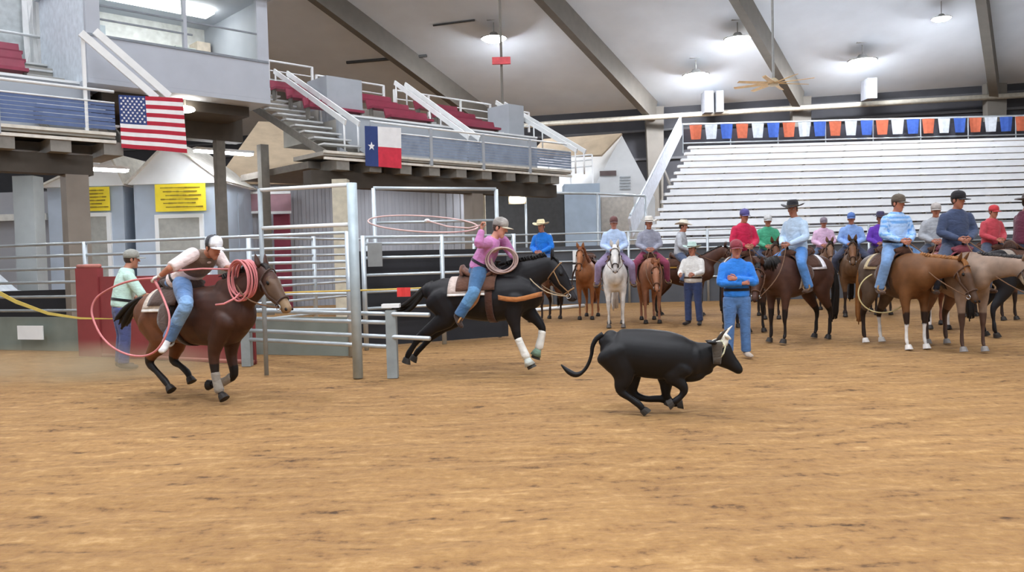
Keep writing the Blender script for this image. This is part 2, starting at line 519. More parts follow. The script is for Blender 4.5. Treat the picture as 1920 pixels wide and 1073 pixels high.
def stand_pose(base, yaw, k=1.0, arms='down', lean=0.0):
    F = yawframe(base, yaw)
    def q(x, y, z): return F((x + lean*max(0, z-.9))*k, y*k, z*k)
    J = dict(lat=F.l, hf=F.f, hu=V((0, 0, 1)), pel=q(0, 0, .93), nb=q(-.01, 0, 1.46), head=q(.025, 0, 1.62))
    for s, n in ((1, 'L'), (-1, 'R')):
        J['sh'+n] = q(0, .178*s, 1.365); J['hip'+n] = q(0, .095*s, .9); J['kn'+n] = q(.02, .115*s, .5); J['an'+n] = q(-.02, .13*s, .1)
        J['to'+n] = q(.15, .17*s, .07)
        if arms == 'crossed':
            J['el'+n] = q(.1, .25*s, 1.13); J['wr'+n] = q(.215, -.03*s, 1.16 + .035*s)
            J['hd'+n] = F.d(-.05, -s, .12); J['hn'+n] = F.d(-1, 0, 0); J['ht'+n] = F.d(0, 0, 1)
        elif arms == 'forward':
            J['el'+n] = q(.1, .24*s, 1.14); J['wr'+n] = q(.33, .16*s, 1.1)
        else:
            J['el'+n] = q(-.02, .235*s, 1.11); J['wr'+n] = q(.06, .25*s, .87); J['hn'+n] = -F.l*s; J['ht'+n] = F.f
    J['base'] = V(base)
    return J
def mount_pose(seat, yaw, k=1.0, hands=(.3, .1, .22), lean=.05, turn=0, spread=.36):
    F = yawframe(seat, yaw)
    def q(x, y, z): return F(x*k, y*k, z*k)
    a = math.radians(yaw+turn)
    J = dict(lat=F.l, hf=V((math.cos(a), math.sin(a), -.08)), hu=V((0, 0, 1)), pel=q(0, 0, .1), nb=q(lean, 0, .63), head=q(lean+.05, 0, .79))
    for s, n in ((1, 'L'), (-1, 'R')):
        J['sh'+n] = q(lean*.9, .178*s, .535); J['hip'+n] = q(.02, .1*s, .07); J['kn'+n] = q(.3, spread*s, -.14); J['an'+n] = q(.16, (spread+.03)*s, -.55)
        J['to'+n] = q(.34, (spread+.07)*s, -.58)
        J['el'+n] = q(lean+.03, .26*s, .3); J['wr'+n] = q(hands[0]-.07, hands[1]*s, hands[2]); J['ht'+n] = F.u
    return J

# ------------------------------------------------------------------ horses
def canon_horse(F, k=1.0, head='level', turn=0.0, leg_shift=(0, 0, 0, 0)):
    """chains of a standing horse; F frame on the ground under the barrel"""
    def q(x, y, z): return F(x*k, y*k, z*k)
    H = dict(lat=F.l, k=k)
    H['trunk'] = [(q(*p), a*k, b*k) for p, a, b in (((-.82, 0, 1.16), .12, .17), ((-.72, 0, 1.18), .22, .26), ((-.5, 0, 1.2), .27, .31), ((-.2, 0, 1.15), .275, .32),
                  ((.1, 0, 1.11), .285, .35), ((.34, 0, 1.14), .26, .37), ((.52, 0, 1.16), .22, .33), ((.66, 0, 1.13), .15, .22))]
    hd = {'level': ((.4, 1.26), (.62, 1.4), (.85, 1.56), (1.03, 1.66)), 'up': ((.4, 1.28), (.56, 1.48), (.7, 1.7), (.82, 1.86)), 'low': ((.42, 1.22), (.7, 1.25), (.95, 1.27), (1.15, 1.27))}[head]
    ht = {'level': (.62, -.78), 'up': (.72, -.69), 'low': (.45, -.89)}[head]
    ct, st = math.cos(math.radians(turn)), math.sin(math.radians(turn))
    bx = .5
    def rot(x, z, t=1.0):
        if x < bx: return q(x, 0, z)
        dx = x-bx; f = min(1, dx/.35)
        g = math.radians(turn*f)
        return q(bx+dx*math.cos(g), dx*math.sin(g), z)
    nk = ((.15, .29), (.105, .2), (.08, .155), (.075, .13))
    H['neck'] = [(rot(*p), a*k, b*k) for p, (a, b) in zip(hd, nk)]
    px, pz = hd[3]
    hp_ = []
    for t, a, b in ((-.02, .07, .09), (.1, .085, .125), (.22, .082, .125), (.36, .06, .088), (.48, .05, .068), (.56, .052, .06)):
        hp_.append((rot(px+ht[0]*t+.03, pz+ht[1]*t+.03), a*k, b*k))
    H['head'] = hp_
    H['hlat'] = F.l*ct - F.f*st
    H['legs'] = []
    for i, (s, fr) in enumerate(((1, 1), (-1, 1), (1, 0), (-1, 0))):
        d = leg_shift[i]
        if fr:
            L = [((.42, .13, 1.08), .11, .17), ((.4, .16, .86), .085, .12), ((.41+d*.4, .16, .68), .06, .075), ((.42+d*.7, .155, .47), .048, .055), ((.42+d*.85, .155, .31), .031, .036),
                 ((.42+d, .155, .16), .038, .042), ((.45+d, .155, .085), .033, .035)]
        else:
            L = [((-.55, .14, 1.1), .14, .24), ((-.48, .165, .88), .11, .17), ((-.58+d*.4, .16, .68), .075, .1), ((-.7+d*.7, .15, .5), .045, .062), ((-.69+d*.85, .15, .32), .034, .04),
                 ((-.68+d, .15, .16), .04, .045), ((-.65+d, .15, .085), .034, .037)]
        H['legs'].append(dict(pts=[(q(p[0], p[1]*s, p[2]), a*k, b*k) for p, a, b in L], fwd=F.f, front=fr))
    H['tail'] = [q(-.86, 0, 1.3), q(-.98, 0, 1.2), q(-1.02, .01, .9), q(-1.0, 0, .55), q(-.98, 0, .35)]
    H['sad'] = (Frame(q(-.04, 0, 1.14), F.f, F.u), .28*k, .335*k)
    H['fwd'] = F.f; H['base'] = q(0, 0, 0)
    return H
def leaf(mb, p, d, n, L, wd):
    """a pointed ear"""
    s_ = d.cross(n).normalized(); R = []
    for t, a in ((0, .55), (.3, 1), (.6, .8), (.85, .4), (1, .08)):
        c = p + d*L*t
        R.append([c + s_*wd*a*math.cos(g*math.pi/4) + n*wd*.45*a*math.sin(g*math.pi/4) for g in range(8)])
    mb.loft(R)
def horse(label, H, K, name='horse', vox=.022, group=None, wind=0.0, saddle=True, foot=None, mane_side=1):
    k = H['k']; lat = H['lat']
    body, leg, mane = lin(K['body']), lin(K.get('leg', K['body'])), K.get('mane', K['body'])
    muz = lin(K.get('muzzle', K['body'])); face = lin(K.get('face', K['body'])); belly = lin(K.get('belly', K['body'])); rump = lin(K.get('rump', K['body'])); shoulder = lin(K.get('shoulder', K['body']))
    root = thing(name, label, 'horse', H['base'], group)
    mb, ex = MB(), MB()
    nT = len(H['trunk'])
    add_chain(mb, Chain([(p, a, b, rump if i < nT*.42 else (shoulder if i > nT*.62 else body)) for i, (p, a, b) in enumerate(H['trunk'])], lat, 3, 22))
    add_chain(mb, Chain([(p, a, b, shoulder) for p, a, b in H['neck']], (lat+H['hlat']).normalized(), 3, 16))
    hl = H['hlat']; hc = []
    for i, (p, a, b) in enumerate(H['head']): hc.append((p, a, b, muz if i >= 4 else (face if i in (2, 3) else shoulder)))
    HC = Chain(hc, hl, 3, 16); add_chain(mb, HC)
    h0, h2, h5 = H['head'][0][0], H['head'][2][0], H['head'][-1][0]
    nd = (h5-h0).normalized(); top = hl.cross(nd).normalized()
    if top.dot(H['fwd']) < 0: top = -top
    jaw = H['head'][1][0]
    mb.color(shoulder); mb.ell(jaw + nd*.03*k - top*.05*k, (hl*.07*k, nd*.11*k, top*.085*k))
    mb.color(muz); mb.ell(h5 - top*.045*k - nd*.02*k, (hl*.038*k, nd*.05*k, top*.035*k))
    for s in (1, -1):
        pe = H['head'][1][0].lerp(H['head'][2][0], .55)
        ex.color('#0c0806').ell(pe + hl*s*.079*k + top*.055*k, (hl*.016*k, nd*.026*k, top*.02*k), 10, 7)
        mb.color(face); mb.ell(pe + hl*s*.064*k + top*.078*k, (hl*.024*k, nd*.04*k, top*.018*k))
        ex.color('#150e0c').ell(h5 + hl*s*.043*k + top*.02*k + nd*.025*k, (hl*.012*k, nd*.022*k, top*.016*k), 8, 6)
        ex.color(shoulder); leaf(ex, h0 + hl*s*.05*k + top*.06*k - nd*.02*k, (top*.75 - nd*K.get('ear', .55) + hl*s*.18).normalized(), (nd*.6+top*.3).normalized(), .16*k, .04*k)
    for L in H['legs']:
        m = len(L['pts']); bl = lin(L.get('body', K.get('rump' if not L['front'] else 'shoulder', K['body'])))
        low = lin(L['white']) if L.get('white') else leg
        pts = [(p, a, b, bl if i < (3 if K.get('leg') else 4) else (low if i >= 4 else leg)) for i, (p, a, b) in enumerate(L['pts'])]
        add_chain(mb, Chain(pts, lat, 3, 12))
    part('body', fuse(mb, vox, 7, ex), COAT, root, True)
    # hooves
    for L in H['legs']:
        p0, a0, b0 = L['pts'][-1]; p1 = L['pts'][-2][0]
        d = (p0-p1).normalized(); hv = MB().color(L.get('hoof', K.get('hoof', '#2b2521')))
        fw = L.get('toe')
        fw = V(fw) if fw is not None else L['fwd']
        if L.get('dir') is not None: d = V(L['dir']).normalized()
        else: d = (d + V((0, 0, -1))*(.9 if p0.z < .16 else 0)).normalized()
        fw = (fw - d*fw.dot(d)).normalized(); sd = d.cross(fw).normalized(); R = []
        for t, r in ((0, .04), (.25, .048), (1, .06)):
            R.append([p0 + d*(t*.078*k) + fw*(.012*t*k) + fw*r*k*1.12*math.cos(g*math.pi/7) + sd*r*k*.95*math.sin(g*math.pi/7) for g in range(14)])
        hv.loft(R); part('hoof', hv, COAT, root)
        if L.get('boot'):
            bm = MB(); bc = lin(L['boot']); kn, fe = L['pts'][3][0], L['pts'][5][0]
            ii = L['pts']
            add_chain(bm, Chain([(kn.lerp(ii[4][0], .35), .046*k, .05*k, bc), (ii[4][0], .042*k, .047*k, bc), (fe, .05*k, .055*k, bc)], lat, 3, 12), .004)
            part('leg_boot', bm, CLOTH, root, True)
            if L.get('bell'):
                bb = MB(); R = []
                ax = (p0-fe).normalized(); s1 = ax.orthogonal().normalized(); s2 = ax.cross(s1)
                for t, r in ((-.015, .045), (.02, .055), (.085, .078), (.08, .07)):
                    R.append([fe + ax*(.05*k) + ax*t*k + (s1*math.cos(g*math.pi/7)+s2*math.sin(g*math.pi/7))*r*k for g in range(14)])
                bb.color(L['bell']).loft(R); part('bell_boot', bb, CLOTH, root, True)
    # mane
    mm = MB().color(mane); rng = random.Random(3)
    R = Chain([(p, a, b, body) for p, a, b in H['neck']], lat, 6, 8).rings()
    for i, (p, a, b, _) in enumerate(R):
        t = (R[min(i+1, len(R)-1)][0]-R[max(i-1, 0)][0]).normalized()
        upv = t.cross(lat).normalized()
        if upv.z < 0: upv = -upv
        if i < 3: continue
        for j in range(5):
            c = p + t*rng.uniform(-.03, .03)*k + upv*(b+.005) + lat*rng.uniform(-.02, .02)
            s = mane_side
            if wind:
                e = c + upv*rng.uniform(.02, .07)*k - t*rng.uniform(.1, .19)*k*wind + lat*s*rng.uniform(.0, .06)
                mm.tube([c-upv*.03, c+upv*.035*k, e], [.018*k, .015*k, .003], 6)
            else:
                e1 = c + lat*s*(a*.75) - upv*b*.25; e2 = c + lat*s*(a*1.12) - upv*b*rng.uniform(.7, 1.1)
                mm.tube([c-upv*.02, c+upv*.012+lat*s*.03, e1+lat*s*.02, e2], [.017*k, .017*k, .014*k, .004], 6)
    for j in range(6):
        c = h0 + top*.09*k + hl*rng.uniform(-.03, .03)
        mm.tube([c - nd*.04*k, c+nd*.03*k+top*.02*k, c + nd*.15*k + hl*rng.uniform(-.05, .05)*k - top*.0], [.02*k, .018*k, .004], 6)
    part('mane', mm, COAT, root, True)
    # tail
    tm = MB().color(K.get('tail', mane)); T = H['tail']
    for j in range(12):
        o = V((rng.uniform(-1, 1), rng.uniform(-1, 1), rng.uniform(-1, 1)))
        pts = [T[0]+o*.012]+[p + o*.045*k*(i+1)/2 for i, p in enumerate(T[1:])]
        pts = [Chain([(p, .01, .01, body) for p in pts], lat, 3).rings()[i][0] for i in range((len(pts)-1)*3+1)]
        n = len(pts); tm.tube(pts, [max(.004, (.022 + .018*math.sin(math.pi*i/(n-1)))*(1 if i < n-2 else .4)*k) for i in range(n)], 6)
    part('tail', tm, COAT, root, True)
    # bridle
    br = MB().color(K.get('tack', '#5b3a22'))
    def ring_at(t, g=.008):
        R_ = HC.rings(); i = min(len(R_)-2, int(t*(len(R_)-1))); f = t*(len(R_)-1)-i
        p = R_[i][0].lerp(R_[i+1][0], f); a = R_[i][1]*(1-f)+R_[i+1][1]*f+g; b = R_[i][2]*(1-f)+R_[i+1][2]*f+g
        return p, a, b
    def hoop(t, n=18, tilt=0.0):
        p, a, b = ring_at(t)
        return [p + hl*a*math.cos(2*math.pi*i/n) + top*b*math.sin(2*math.pi*i/n) + nd*tilt*math.sin(2*math.pi*i/n)*b for i in range(n)]
    br.tube(hoop(.7), .011*k, 6, True); br.tube(hoop(.2, tilt=-.3), .009*k, 6, True)
    bits = []
    for s in (1, -1):
        p1, a1, b1 = ring_at(.7); p0, a0, b0 = ring_at(.2); pm, am, bm_ = ring_at(.45); pp, ap, bp_ = ring_at(.82)
        br.tube([pp+hl*s*(ap+.006)-top*.02, p1+hl*s*(a1+.006)-top*.0, pm+hl*s*(am+.01)-top*.03*k, p0+hl*s*(a0+.008)], .0085*k, 6)
        bits.append(pp+hl*s*(ap+.008)-top*.03)
    part('bridle', br, CLOTH, root, True)
    bit = MB().color('#c9c9c4')
    for p in bits: bit.tube([p + (nd*math.cos(g)+top*math.sin(g))*.03*k for g in [2*math.pi*i/12 for i in range(12)]], .006*k, 6, True)
    part('bit', bit, mat('steel', '#c9ccd0', .3, .9, .05), root, True)
    H['bits'] = bits
    if saddle: make_saddle(root, H, K, foot)
    if K.get('rein'):
        hand = K['rein']; rm = MB().color(K.get('reinc', '#6a4a30'))
        for p in bits:
            mids = [p.lerp(hand, t) + V((0, 0, -.16*math.sin(math.pi*t)*K.get('sag', .6))) + (lat*.0) for t in [i/8 for i in range(9)]]
            # keep the line outside the neck
            s = 1 if (p-h5).dot(hl) > 0 else -1
            mids = [m + lat*s*.13*math.sin(math.pi*min(1, i/8)) for i, m in enumerate(mids)]
            rm.tube(mids, .008, 6)
        part('reins', rm, CLOTH, root, True)
    return root
def make_saddle(root, H, K, foot=None):
    fr, hw, hh = H['sad']; k = H['k']
    def sp(x, deg, off):
        g = math.radians(deg); return fr(x*k, (hw+off)*math.sin(g), (hh+off)*math.cos(g))
    def patch(x0, x1, a0, a1, off, th, nx=8, na=16, taper=0.0):
        return MB().sheet([[sp(x0+(x1-x0)*i/nx, (a0+(a1-a0)*j/na), off+taper*abs(i/nx-.5)) for j in range(na+1)] for i in range(nx+1)], th)
    pc = K.get('pad', '#b9a999'); lc = K.get('leather', '#4a2c1c')
    sd = MB().color(lc); 
    s_ = patch(-.3, .24, -66, 66, .045, .016); s_.col = [lin(lc)]*len(s_.v)
    rows = []
    for i in range(11):
        x = -.24 + .44*i/10; row = []
        for j in range(11):
            y = -.16 + .32*j/10
            z = hh + .04 + (.1*max(0, (-.05-x)/.19)**1.6 + .07*max(0, (x-.03)/.17)**1.6) - .9*y*y*1.4
            row.append(fr(x*k, y*k, z*k if False else z))
        rows.append(row)
    s_.color(K.get('seat', lc)); s_.sheet(rows, .035)
    # cantle
    cg = []
    for i in range(4):
        row = []
        for j in range(11):
            a = math.radians(-80+160*j/10)
            row.append(fr((-.235-.03*i/3)*k, .18*k*math.sin(a), hh+.0+(.15*i/3)*math.cos(a)*k+.04))
        cg.append(row)
    s_.sheet(cg, .03)
    s_.ell(fr(.2*k, 0, hh+.06), (fr.f*.06*k, fr.l*.15*k, fr.u*.075*k))
    saddle = part('saddle', s_, CLOTH, root, True)
    hn = MB().color('#241812'); hn.tube([fr(.2*k, 0, hh+.1), fr(.22*k, 0, hh+.17), fr(.235*k, 0, hh+.2)], [.025*k, .02*k, .022*k], 8); hn.ell(fr(.24*k, 0, hh+.21), (fr.f*.045*k, fr.l*.045*k, fr.u*.015*k))
    part('horn', hn, CLOTH, saddle, True)
    p_ = patch(-.42, .1, -72, 72, .02, .024); p_.col = [lin(pc)]*len(p_.v)
    pad = part('saddle_pad', p_, CLOTH, root, True)
    if K.get('pad2'):
        e_ = MB()
        for a0, a1 in ((-77, -72), (72, 77)):
            q_ = patch(-.42, .1, a0, a1, .022, .026, 8, 3); e_.add(q_.v, q_.f)
        e_.col = [lin(K['pad2'])]*len(e_.v); part('pad_edge', e_, CLOTH, pad, True)
    g_ = patch(.1, .2, 66, 294, .012, .012, 2, 24); g_.col = [lin(K.get('girth', '#2c2019'))]*len(g_.v)
    part('girth', g_, CLOTH, root, True)
    for s in (1, -1):
        ft = foot[s] if foot and foot.get(s) is not None else fr(.16*k, s*(hw+.13), -.4*k)
        # strap from under the skirt to the stirrup
        top_ = sp(.02, 62*s, .055); mid = top_.lerp(ft, .5) + fr.l*s*.04
        fd = (ft-top_).normalized()
        fm = MB().color(K.get('fender', lc)); wv = (fr.f - fd*fr.f.dot(fd)).normalized(); gr = []
        for i in range(9):
            t = i/8; c = top_.lerp(ft - fd*.1, t) + fr.l*s*.035*math.sin(math.pi*t)
            wd = .045 + .05*math.sin(math.pi*min(1, t*1.25))*1.0 if t < .8 else .03
            gr.append([c + wv*wd*k*(j/4*2-1) for j in range(5)])
        fm.sheet(gr, .012); fe = part('fender', fm, CLOTH, saddle, True)
        st = MB().color(K.get('stirrup', '#8a6a48'))
        c = ft - fd*.02; n = []
        for i in range(14):
            g = 2*math.pi*i/14
            n.append(c + fr.l*.066*math.cos(g)*k + fd*(.075*math.sin(g)*k if math.sin(g) < 0 else .055*math.sin(g)*k))
        st.tube(n, .014*k, 6, True); part('stirrup', st, CLOTH, saddle, True)
    if K.get('collar'):
        cm = MB().color(K['collar']); pts = K['collar_pts']; g = []
        up = fr.u
        for p in pts: g.append([p + up*(.032*(j-1)) for j in range(3)])
        cm.sheet(g, .014); part('breast_collar', cm, CLOTH, root, True)
#__MORE__
# ------------------------------------------------------------------ the ground
def dirt_material():
    m = bpy.data.materials.new('arena_dirt'); m.use_nodes = True
    nt = m.node_tree; b = nt.nodes['Principled BSDF']; N = nt.nodes.new; Lk = nt.links.new
    tc = N('ShaderNodeTexCoord')
    mp = N('ShaderNodeMapping'); mp.inputs['Scale'].default_value = (.5, 2.1, 1); mp.inputs['Rotation'].default_value = (0, 0, math.radians(-6))
    Lk(tc.outputs['Object'], mp.inputs['Vector'])
    def noise(sc, det, src, rough=.6):
        n = N('ShaderNodeTexNoise'); n.inputs['Scale'].default_value = sc; n.inputs['Detail'].default_value = det; n.inputs['Roughness'].default_value = rough
        Lk(src, n.inputs['Vector']); return n.outputs['Fac']
    big = noise(.35, 3, tc.outputs['Object']); rows = noise(3.2, 5, mp.outputs['Vector'], .65); clod = noise(14, 4, tc.outputs['Object'])
    r1 = N('ShaderNodeValToRGB')
    e = r1.color_ramp.elements
    e[0].position = .34; e[0].color = lin('#4e3519'); e[1].position = .68; e[1].color = lin('#c8a370')  # darkest stop paints shade in the crevices between clods
    x = e.new(.43); x.color = lin('#957044')
    x = e.new(.55); x.color = lin('#a88250')
    mx = N('ShaderNodeMath'); mx.operation = 'MULTIPLY_ADD'; mx.inputs[1].default_value = .62
    Lk(rows, mx.inputs[0])
    m2 = N('ShaderNodeMath'); m2.operation = 'MULTIPLY'; m2.inputs[1].default_value = .38; Lk(clod, m2.inputs[0]); Lk(m2.outputs[0], mx.inputs[2])
    Lk(mx.outputs[0], r1.inputs['Fac'])
    r2 = N('ShaderNodeValToRGB'); r2.color_ramp.elements[0].position = .35; r2.color_ramp.elements[1].position = .65
    r2.color_ramp.elements[0].color = (.74, .7, .66, 1); r2.color_ramp.elements[1].color = (.9, .87, .84, 1)
    Lk(big, r2.inputs['Fac'])
    mm = N('ShaderNodeMix'); mm.data_type = 'RGBA'; mm.blend_type = 'MULTIPLY'; mm.inputs[0].default_value = 1
    Lk(r1.outputs['Color'], mm.inputs[6]); Lk(r2.outputs['Color'], mm.inputs[7])
    Lk(mm.outputs[2], b.inputs['Base Color'])
    b.inputs['Roughness'].default_value = .95
    bp = N('ShaderNodeBump'); bp.inputs['Strength'].default_value = .9; bp.inputs['Distance'].default_value = .06
    Lk(mx.outputs[0], bp.inputs['Height']); Lk(bp.outputs['Normal'], b.inputs['Normal'])
    return m
from mathutils import noise as mno
def dirt_h(x, y):
    f = max(0.0, min(1.0, (20-y)/8))*max(0.0, min(1.0, (14-abs(x))/4))
    v = mno.fractal(V((x*.9, y*2.6, 0)), 1, 2, 4)*.022 + mno.fractal(V((x*4, y*7, 3)), 1, 2, 3)*.012
    return v*f - .012*f
gm = MB()
xs = [-60, -40, -25] + [-16 + i*.08 for i in range(401)] + [25, 40, 60]
ys = [-20, -8, 0] + [1.5 + 18.5*(i/190)**1.6 for i in range(191)] + [24, 30, 40, 60]
gm.v = [V((x, y, dirt_h(x, y))) for y in ys for x in xs]; gm.col = [(1, 1, 1, 1)]*len(gm.v)
nx = len(xs)
gm.f = [(j*nx+i, j*nx+i+1, (j+1)*nx+i+1, (j+1)*nx+i) for j in range(len(ys)-1) for i in range(nx-1)]; gm.mi = [0]*len(gm.f)
struct('floor', gm, dirt_material(), None, True)

# ------------------------------------------------------------------ roof, far wall, roof frames
STEEL = mat('frame_steel', '#726d65', .75, 0, .08, 2)
GALV = mat('galvanised_pipe', '#c3cbd0', .42, .55, .08, 5)
DARKW = mat('dark_wall', '#3c3c40', .8, 0, .1, 1.5)
CEIL = mat('roof_liner', '#dde3ea', .85, 0, .05, .6)
WHITE = mat('white_paint', '#eef0f0', .5, 0, .05, 3)
ALU = mat('aluminium', '#f6f7f8', .45, 0, .04, 3)
CONC = mat('concrete', '#a9a69e', .85, 0, .12, 3)
E0 = V((9.12, 48, 10.72)); EA = V((18.72, -4.44, 0)); EZ = E0.z; ER = V((-.68, -1, .377))
def roof(a, r, off=0.0): return E0 + EA*a + ER*r + V((0, 0, off))
cm = MB(); L_ = []
for a in (-3.6, 3.2):
    L_.append([roof(a, -1.0), roof(a, 41)])
cm.sheet([[L_[0][0], L_[0][1]], [L_[1][0], L_[1][1]]], .2)
struct('ceiling', cm, CEIL)
wm = MB()
wm.beam(roof(-3.6, 0) + V((0, .8, -EZ/2)), roof(3.2, 0) + V((0, .8, -EZ/2)), .2, EZ+.6)
wfar = struct('wall_far', wm, DARKW)
gm2 = MB()
for z in (-.8, -1.7, -3.4): gm2.beam(E0 + EA*-3.6 + V((0, .6, z)), E0 + EA*3.2 + V((0, .6, z)), .12, .14)
struct('wall_girt', gm2, mat('girt', '#5a5a5c', .7, 0, .08), wfar)
for a in (-1.06, -.54, -.02, .41, .93, 1.45):
    t = thing('roof_frame', {-1.06: 'grey steel roof frame leftmost, rising behind the elevated seats', -.54: 'grey steel roof frame whose rafter passes left of the first round ceiling light',
        -.02: 'grey steel roof frame standing just left of the aluminium bleacher', .41: 'grey steel roof frame behind the wooden-bladed ceiling fan',
        .93: 'grey steel roof frame behind the right part of the aluminium bleacher', 1.45: 'grey steel roof frame beyond the right end of the bleacher'}[a], 'roof frame', E0+EA*a+V((0, 0, -EZ)), 'steel roof frames')
    m = MB(); f = V((0, 0, -EZ))
    m.beam(E0+EA*a+f, E0+EA*a+V((0, 0, -.4)), .42, .6, (1, 0, 0), .46, 1.1); part('column', m, STEEL, t)
    m = MB(); m.beam(roof(a, .1, -.72), roof(a, 41, -.45), .42, 1.25, (0, 0, 1), .42, .75); part('rafter', m, STEEL, t)
# long pale pipe under the eave
m = MB(); m.tube([P(900, 243, 49), P(1030, 232, 48.2), P(1480, 204, 45.6), P(1960, 176, 43)], .15, 10)
single('ceiling_pipe', m, mat('pale_pipe', '#cfc9ba', .5, .2), 'long pale pipe running along under the eave above the bleacher', 'pipe', None, True)
# ceiling lights
def ceil_hit(px, py):
    n = EA.cross(ER); r = ray(px, py); t = (E0-CAMP).dot(n)/r.dot(n); return CAMP + r*t
EMIT = mat('lamp_glow', '#f3f7ff', .5, emit=LAMP_STRENGTH)
LAMPM = mat('lamp_metal', '#9a9a98', .5, .5)
def ceiling_light(p, drop, label, sc=1.0):
    t = thing('ceiling_light', label, 'ceiling light', p + V((0, 0, .35*sc)), 'round high-bay lights')
    def circ(r, z): return [p + V((r*sc*math.cos(2*math.pi*i/20), r*sc*math.sin(2*math.pi*i/20), z*sc)) for i in range(20)]
    m = MB(); m.loft([circ(.46, .005), circ(.47, -.02), circ(.34, -.11), circ(.12, -.16)]); part('diffuser', m, EMIT, t, True)
    m = MB(); m.loft([circ(.49, -.03), circ(.51, .0), circ(.2, .09), circ(.12, .2)]); m.loft([circ(.02, .18), circ(.02, drop/sc)]); part('housing', m, LAMPM, t)
    m = MB(); m.box(p + V((0, 0, drop)), .5*sc, .3*sc, .06); part('mount', m, LAMPM, t)
def lamp_at(px, py, dd, label, sc=1.0):
    c = ceil_hit(px, py); h = c - CAMP
    q = CAMP + h*dd
    n = EA.cross(ER); up = (E0 - q).dot(n)/n.z
    ceiling_light(q, up-.02, label, sc)
lamp_at(926, 71, .965, 'round glowing ceiling light farthest left, above the maroon seats', 1.35)
lamp_at(1305, 140, .965, 'round glowing ceiling light lowest of all, left of the ceiling fan', 1.45)
lamp_at(1383, 72, .965, 'round glowing ceiling light beside the middle roof rafter, above the fan', 1.35)
lamp_at(1617, 113, .965, 'round glowing ceiling light right of the ceiling fan, lower right one', 1.45)
lamp_at(1765, 34, .965, 'round glowing ceiling light highest at the upper right corner', .9)
k_ = 0
for a in (-1.3, -.75, -.2, .35, .9):
    for r in (25, 31, 37):
        q = roof(a, r, -1.0); k_ += 1
        if q.y > 25: continue
        ceiling_light(q, .98, 'round high-bay light high over the open arena dirt')
for q in ((-6, 4, 13), (0, 2, 13.5), (6, 1, 13), (12, 4, 12.5), (-3, -5, 14), (7, -6, 14), (14, -2, 13)):
    ceiling_light(V(q), 3.0, 'round high-bay light high over the open arena dirt')
# ceiling fan
fp = P(1450, 156, 33); n_ = EA.cross(ER)
t = thing('ceiling_fan', 'large ceiling fan with pale wooden blades hanging over the bleacher', 'ceiling fan', fp)
m = MB(); dz = (E0-fp).dot(n_)/n_.z
m.tube([fp, fp+V((0, 0, dz))], .05, 8); part('downrod', m, LAMPM, t)
m = MB(); m.loft([[fp+V((r*math.cos(2*math.pi*i/14), r*math.sin(2*math.pi*i/14), z)) for i in range(14)] for r, z in ((.15, -.12), (.22, -.08), (.22, .08), (.1, .2))]); part('hub', m, mat('fan_hub', '#d8c8a8', .5), t)
FANM = mat('fan_blade', '#e0b982', .5, 0, .15, 4)
for i in range(8):
    a = 2*math.pi*i/8+.25; d = V((math.cos(a), math.sin(a), 0)); m = MB()
    m.beam(fp+d*.2, fp+d*1.6, .2, .03, (.25*d.y, -.25*d.x, 1), .16, .02); part('blade', m, FANM, t)
for (x0, y0, x1, y1), lb in (((650, 112, 800, 99), 'dark thin conduit under the roof left of the first round ceiling light'), ((812, 42, 890, 32), 'dark thin conduit under the roof above the first round ceiling light')):
    a_, b_ = ceil_hit(x0, y0), ceil_hit(x1, y1); m = MB(); m.tube([a_+V((0, 0, -.16)), b_+V((0, 0, -.16))], .09 if y0 > 100 else .05, 8)
    single('ceiling_conduit', m, mat('dark_conduit', '#4a4a4a', .7), lb, 'conduit', None, True)
# red sign on a hanger
m = MB(); q = P(940, 114, 33); m.box(q, .75, .12, .28); m2 = MB(); dz = (E0-q).dot(n_)/n_.z; m2.beam(q+V((0, .1, -2.2)), q+V((0, .1, dz)), .1, .1, (1, 0, 0))
t = thing('hanging_sign', 'small red lit sign hanging from the roof above the back rail of the elevated seats', 'sign', q+V((0, 0, -.15)))
part('sign_box', m, mat('red_sign', '#e0545a', .5), t); part('hanger', m2, STEEL, t)
for px, y0, y1, d, lb in ((1328, 172, 212, 45.9, 'pair of pale flat upright strips below the lowest ceiling light'), (1632, 148, 186, 43.6, 'pale flat upright strip below the right-hand lower ceiling light')):  # pale upright blocks set against the far wall
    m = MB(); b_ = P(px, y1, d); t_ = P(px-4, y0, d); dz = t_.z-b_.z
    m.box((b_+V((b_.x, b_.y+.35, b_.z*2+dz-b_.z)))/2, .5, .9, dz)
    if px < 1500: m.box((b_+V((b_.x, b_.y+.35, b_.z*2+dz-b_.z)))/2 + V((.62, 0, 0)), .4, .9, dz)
    single('pale_strip', m, mat('pale_strip_grey', '#85878d', .6), lb, 'wall box')

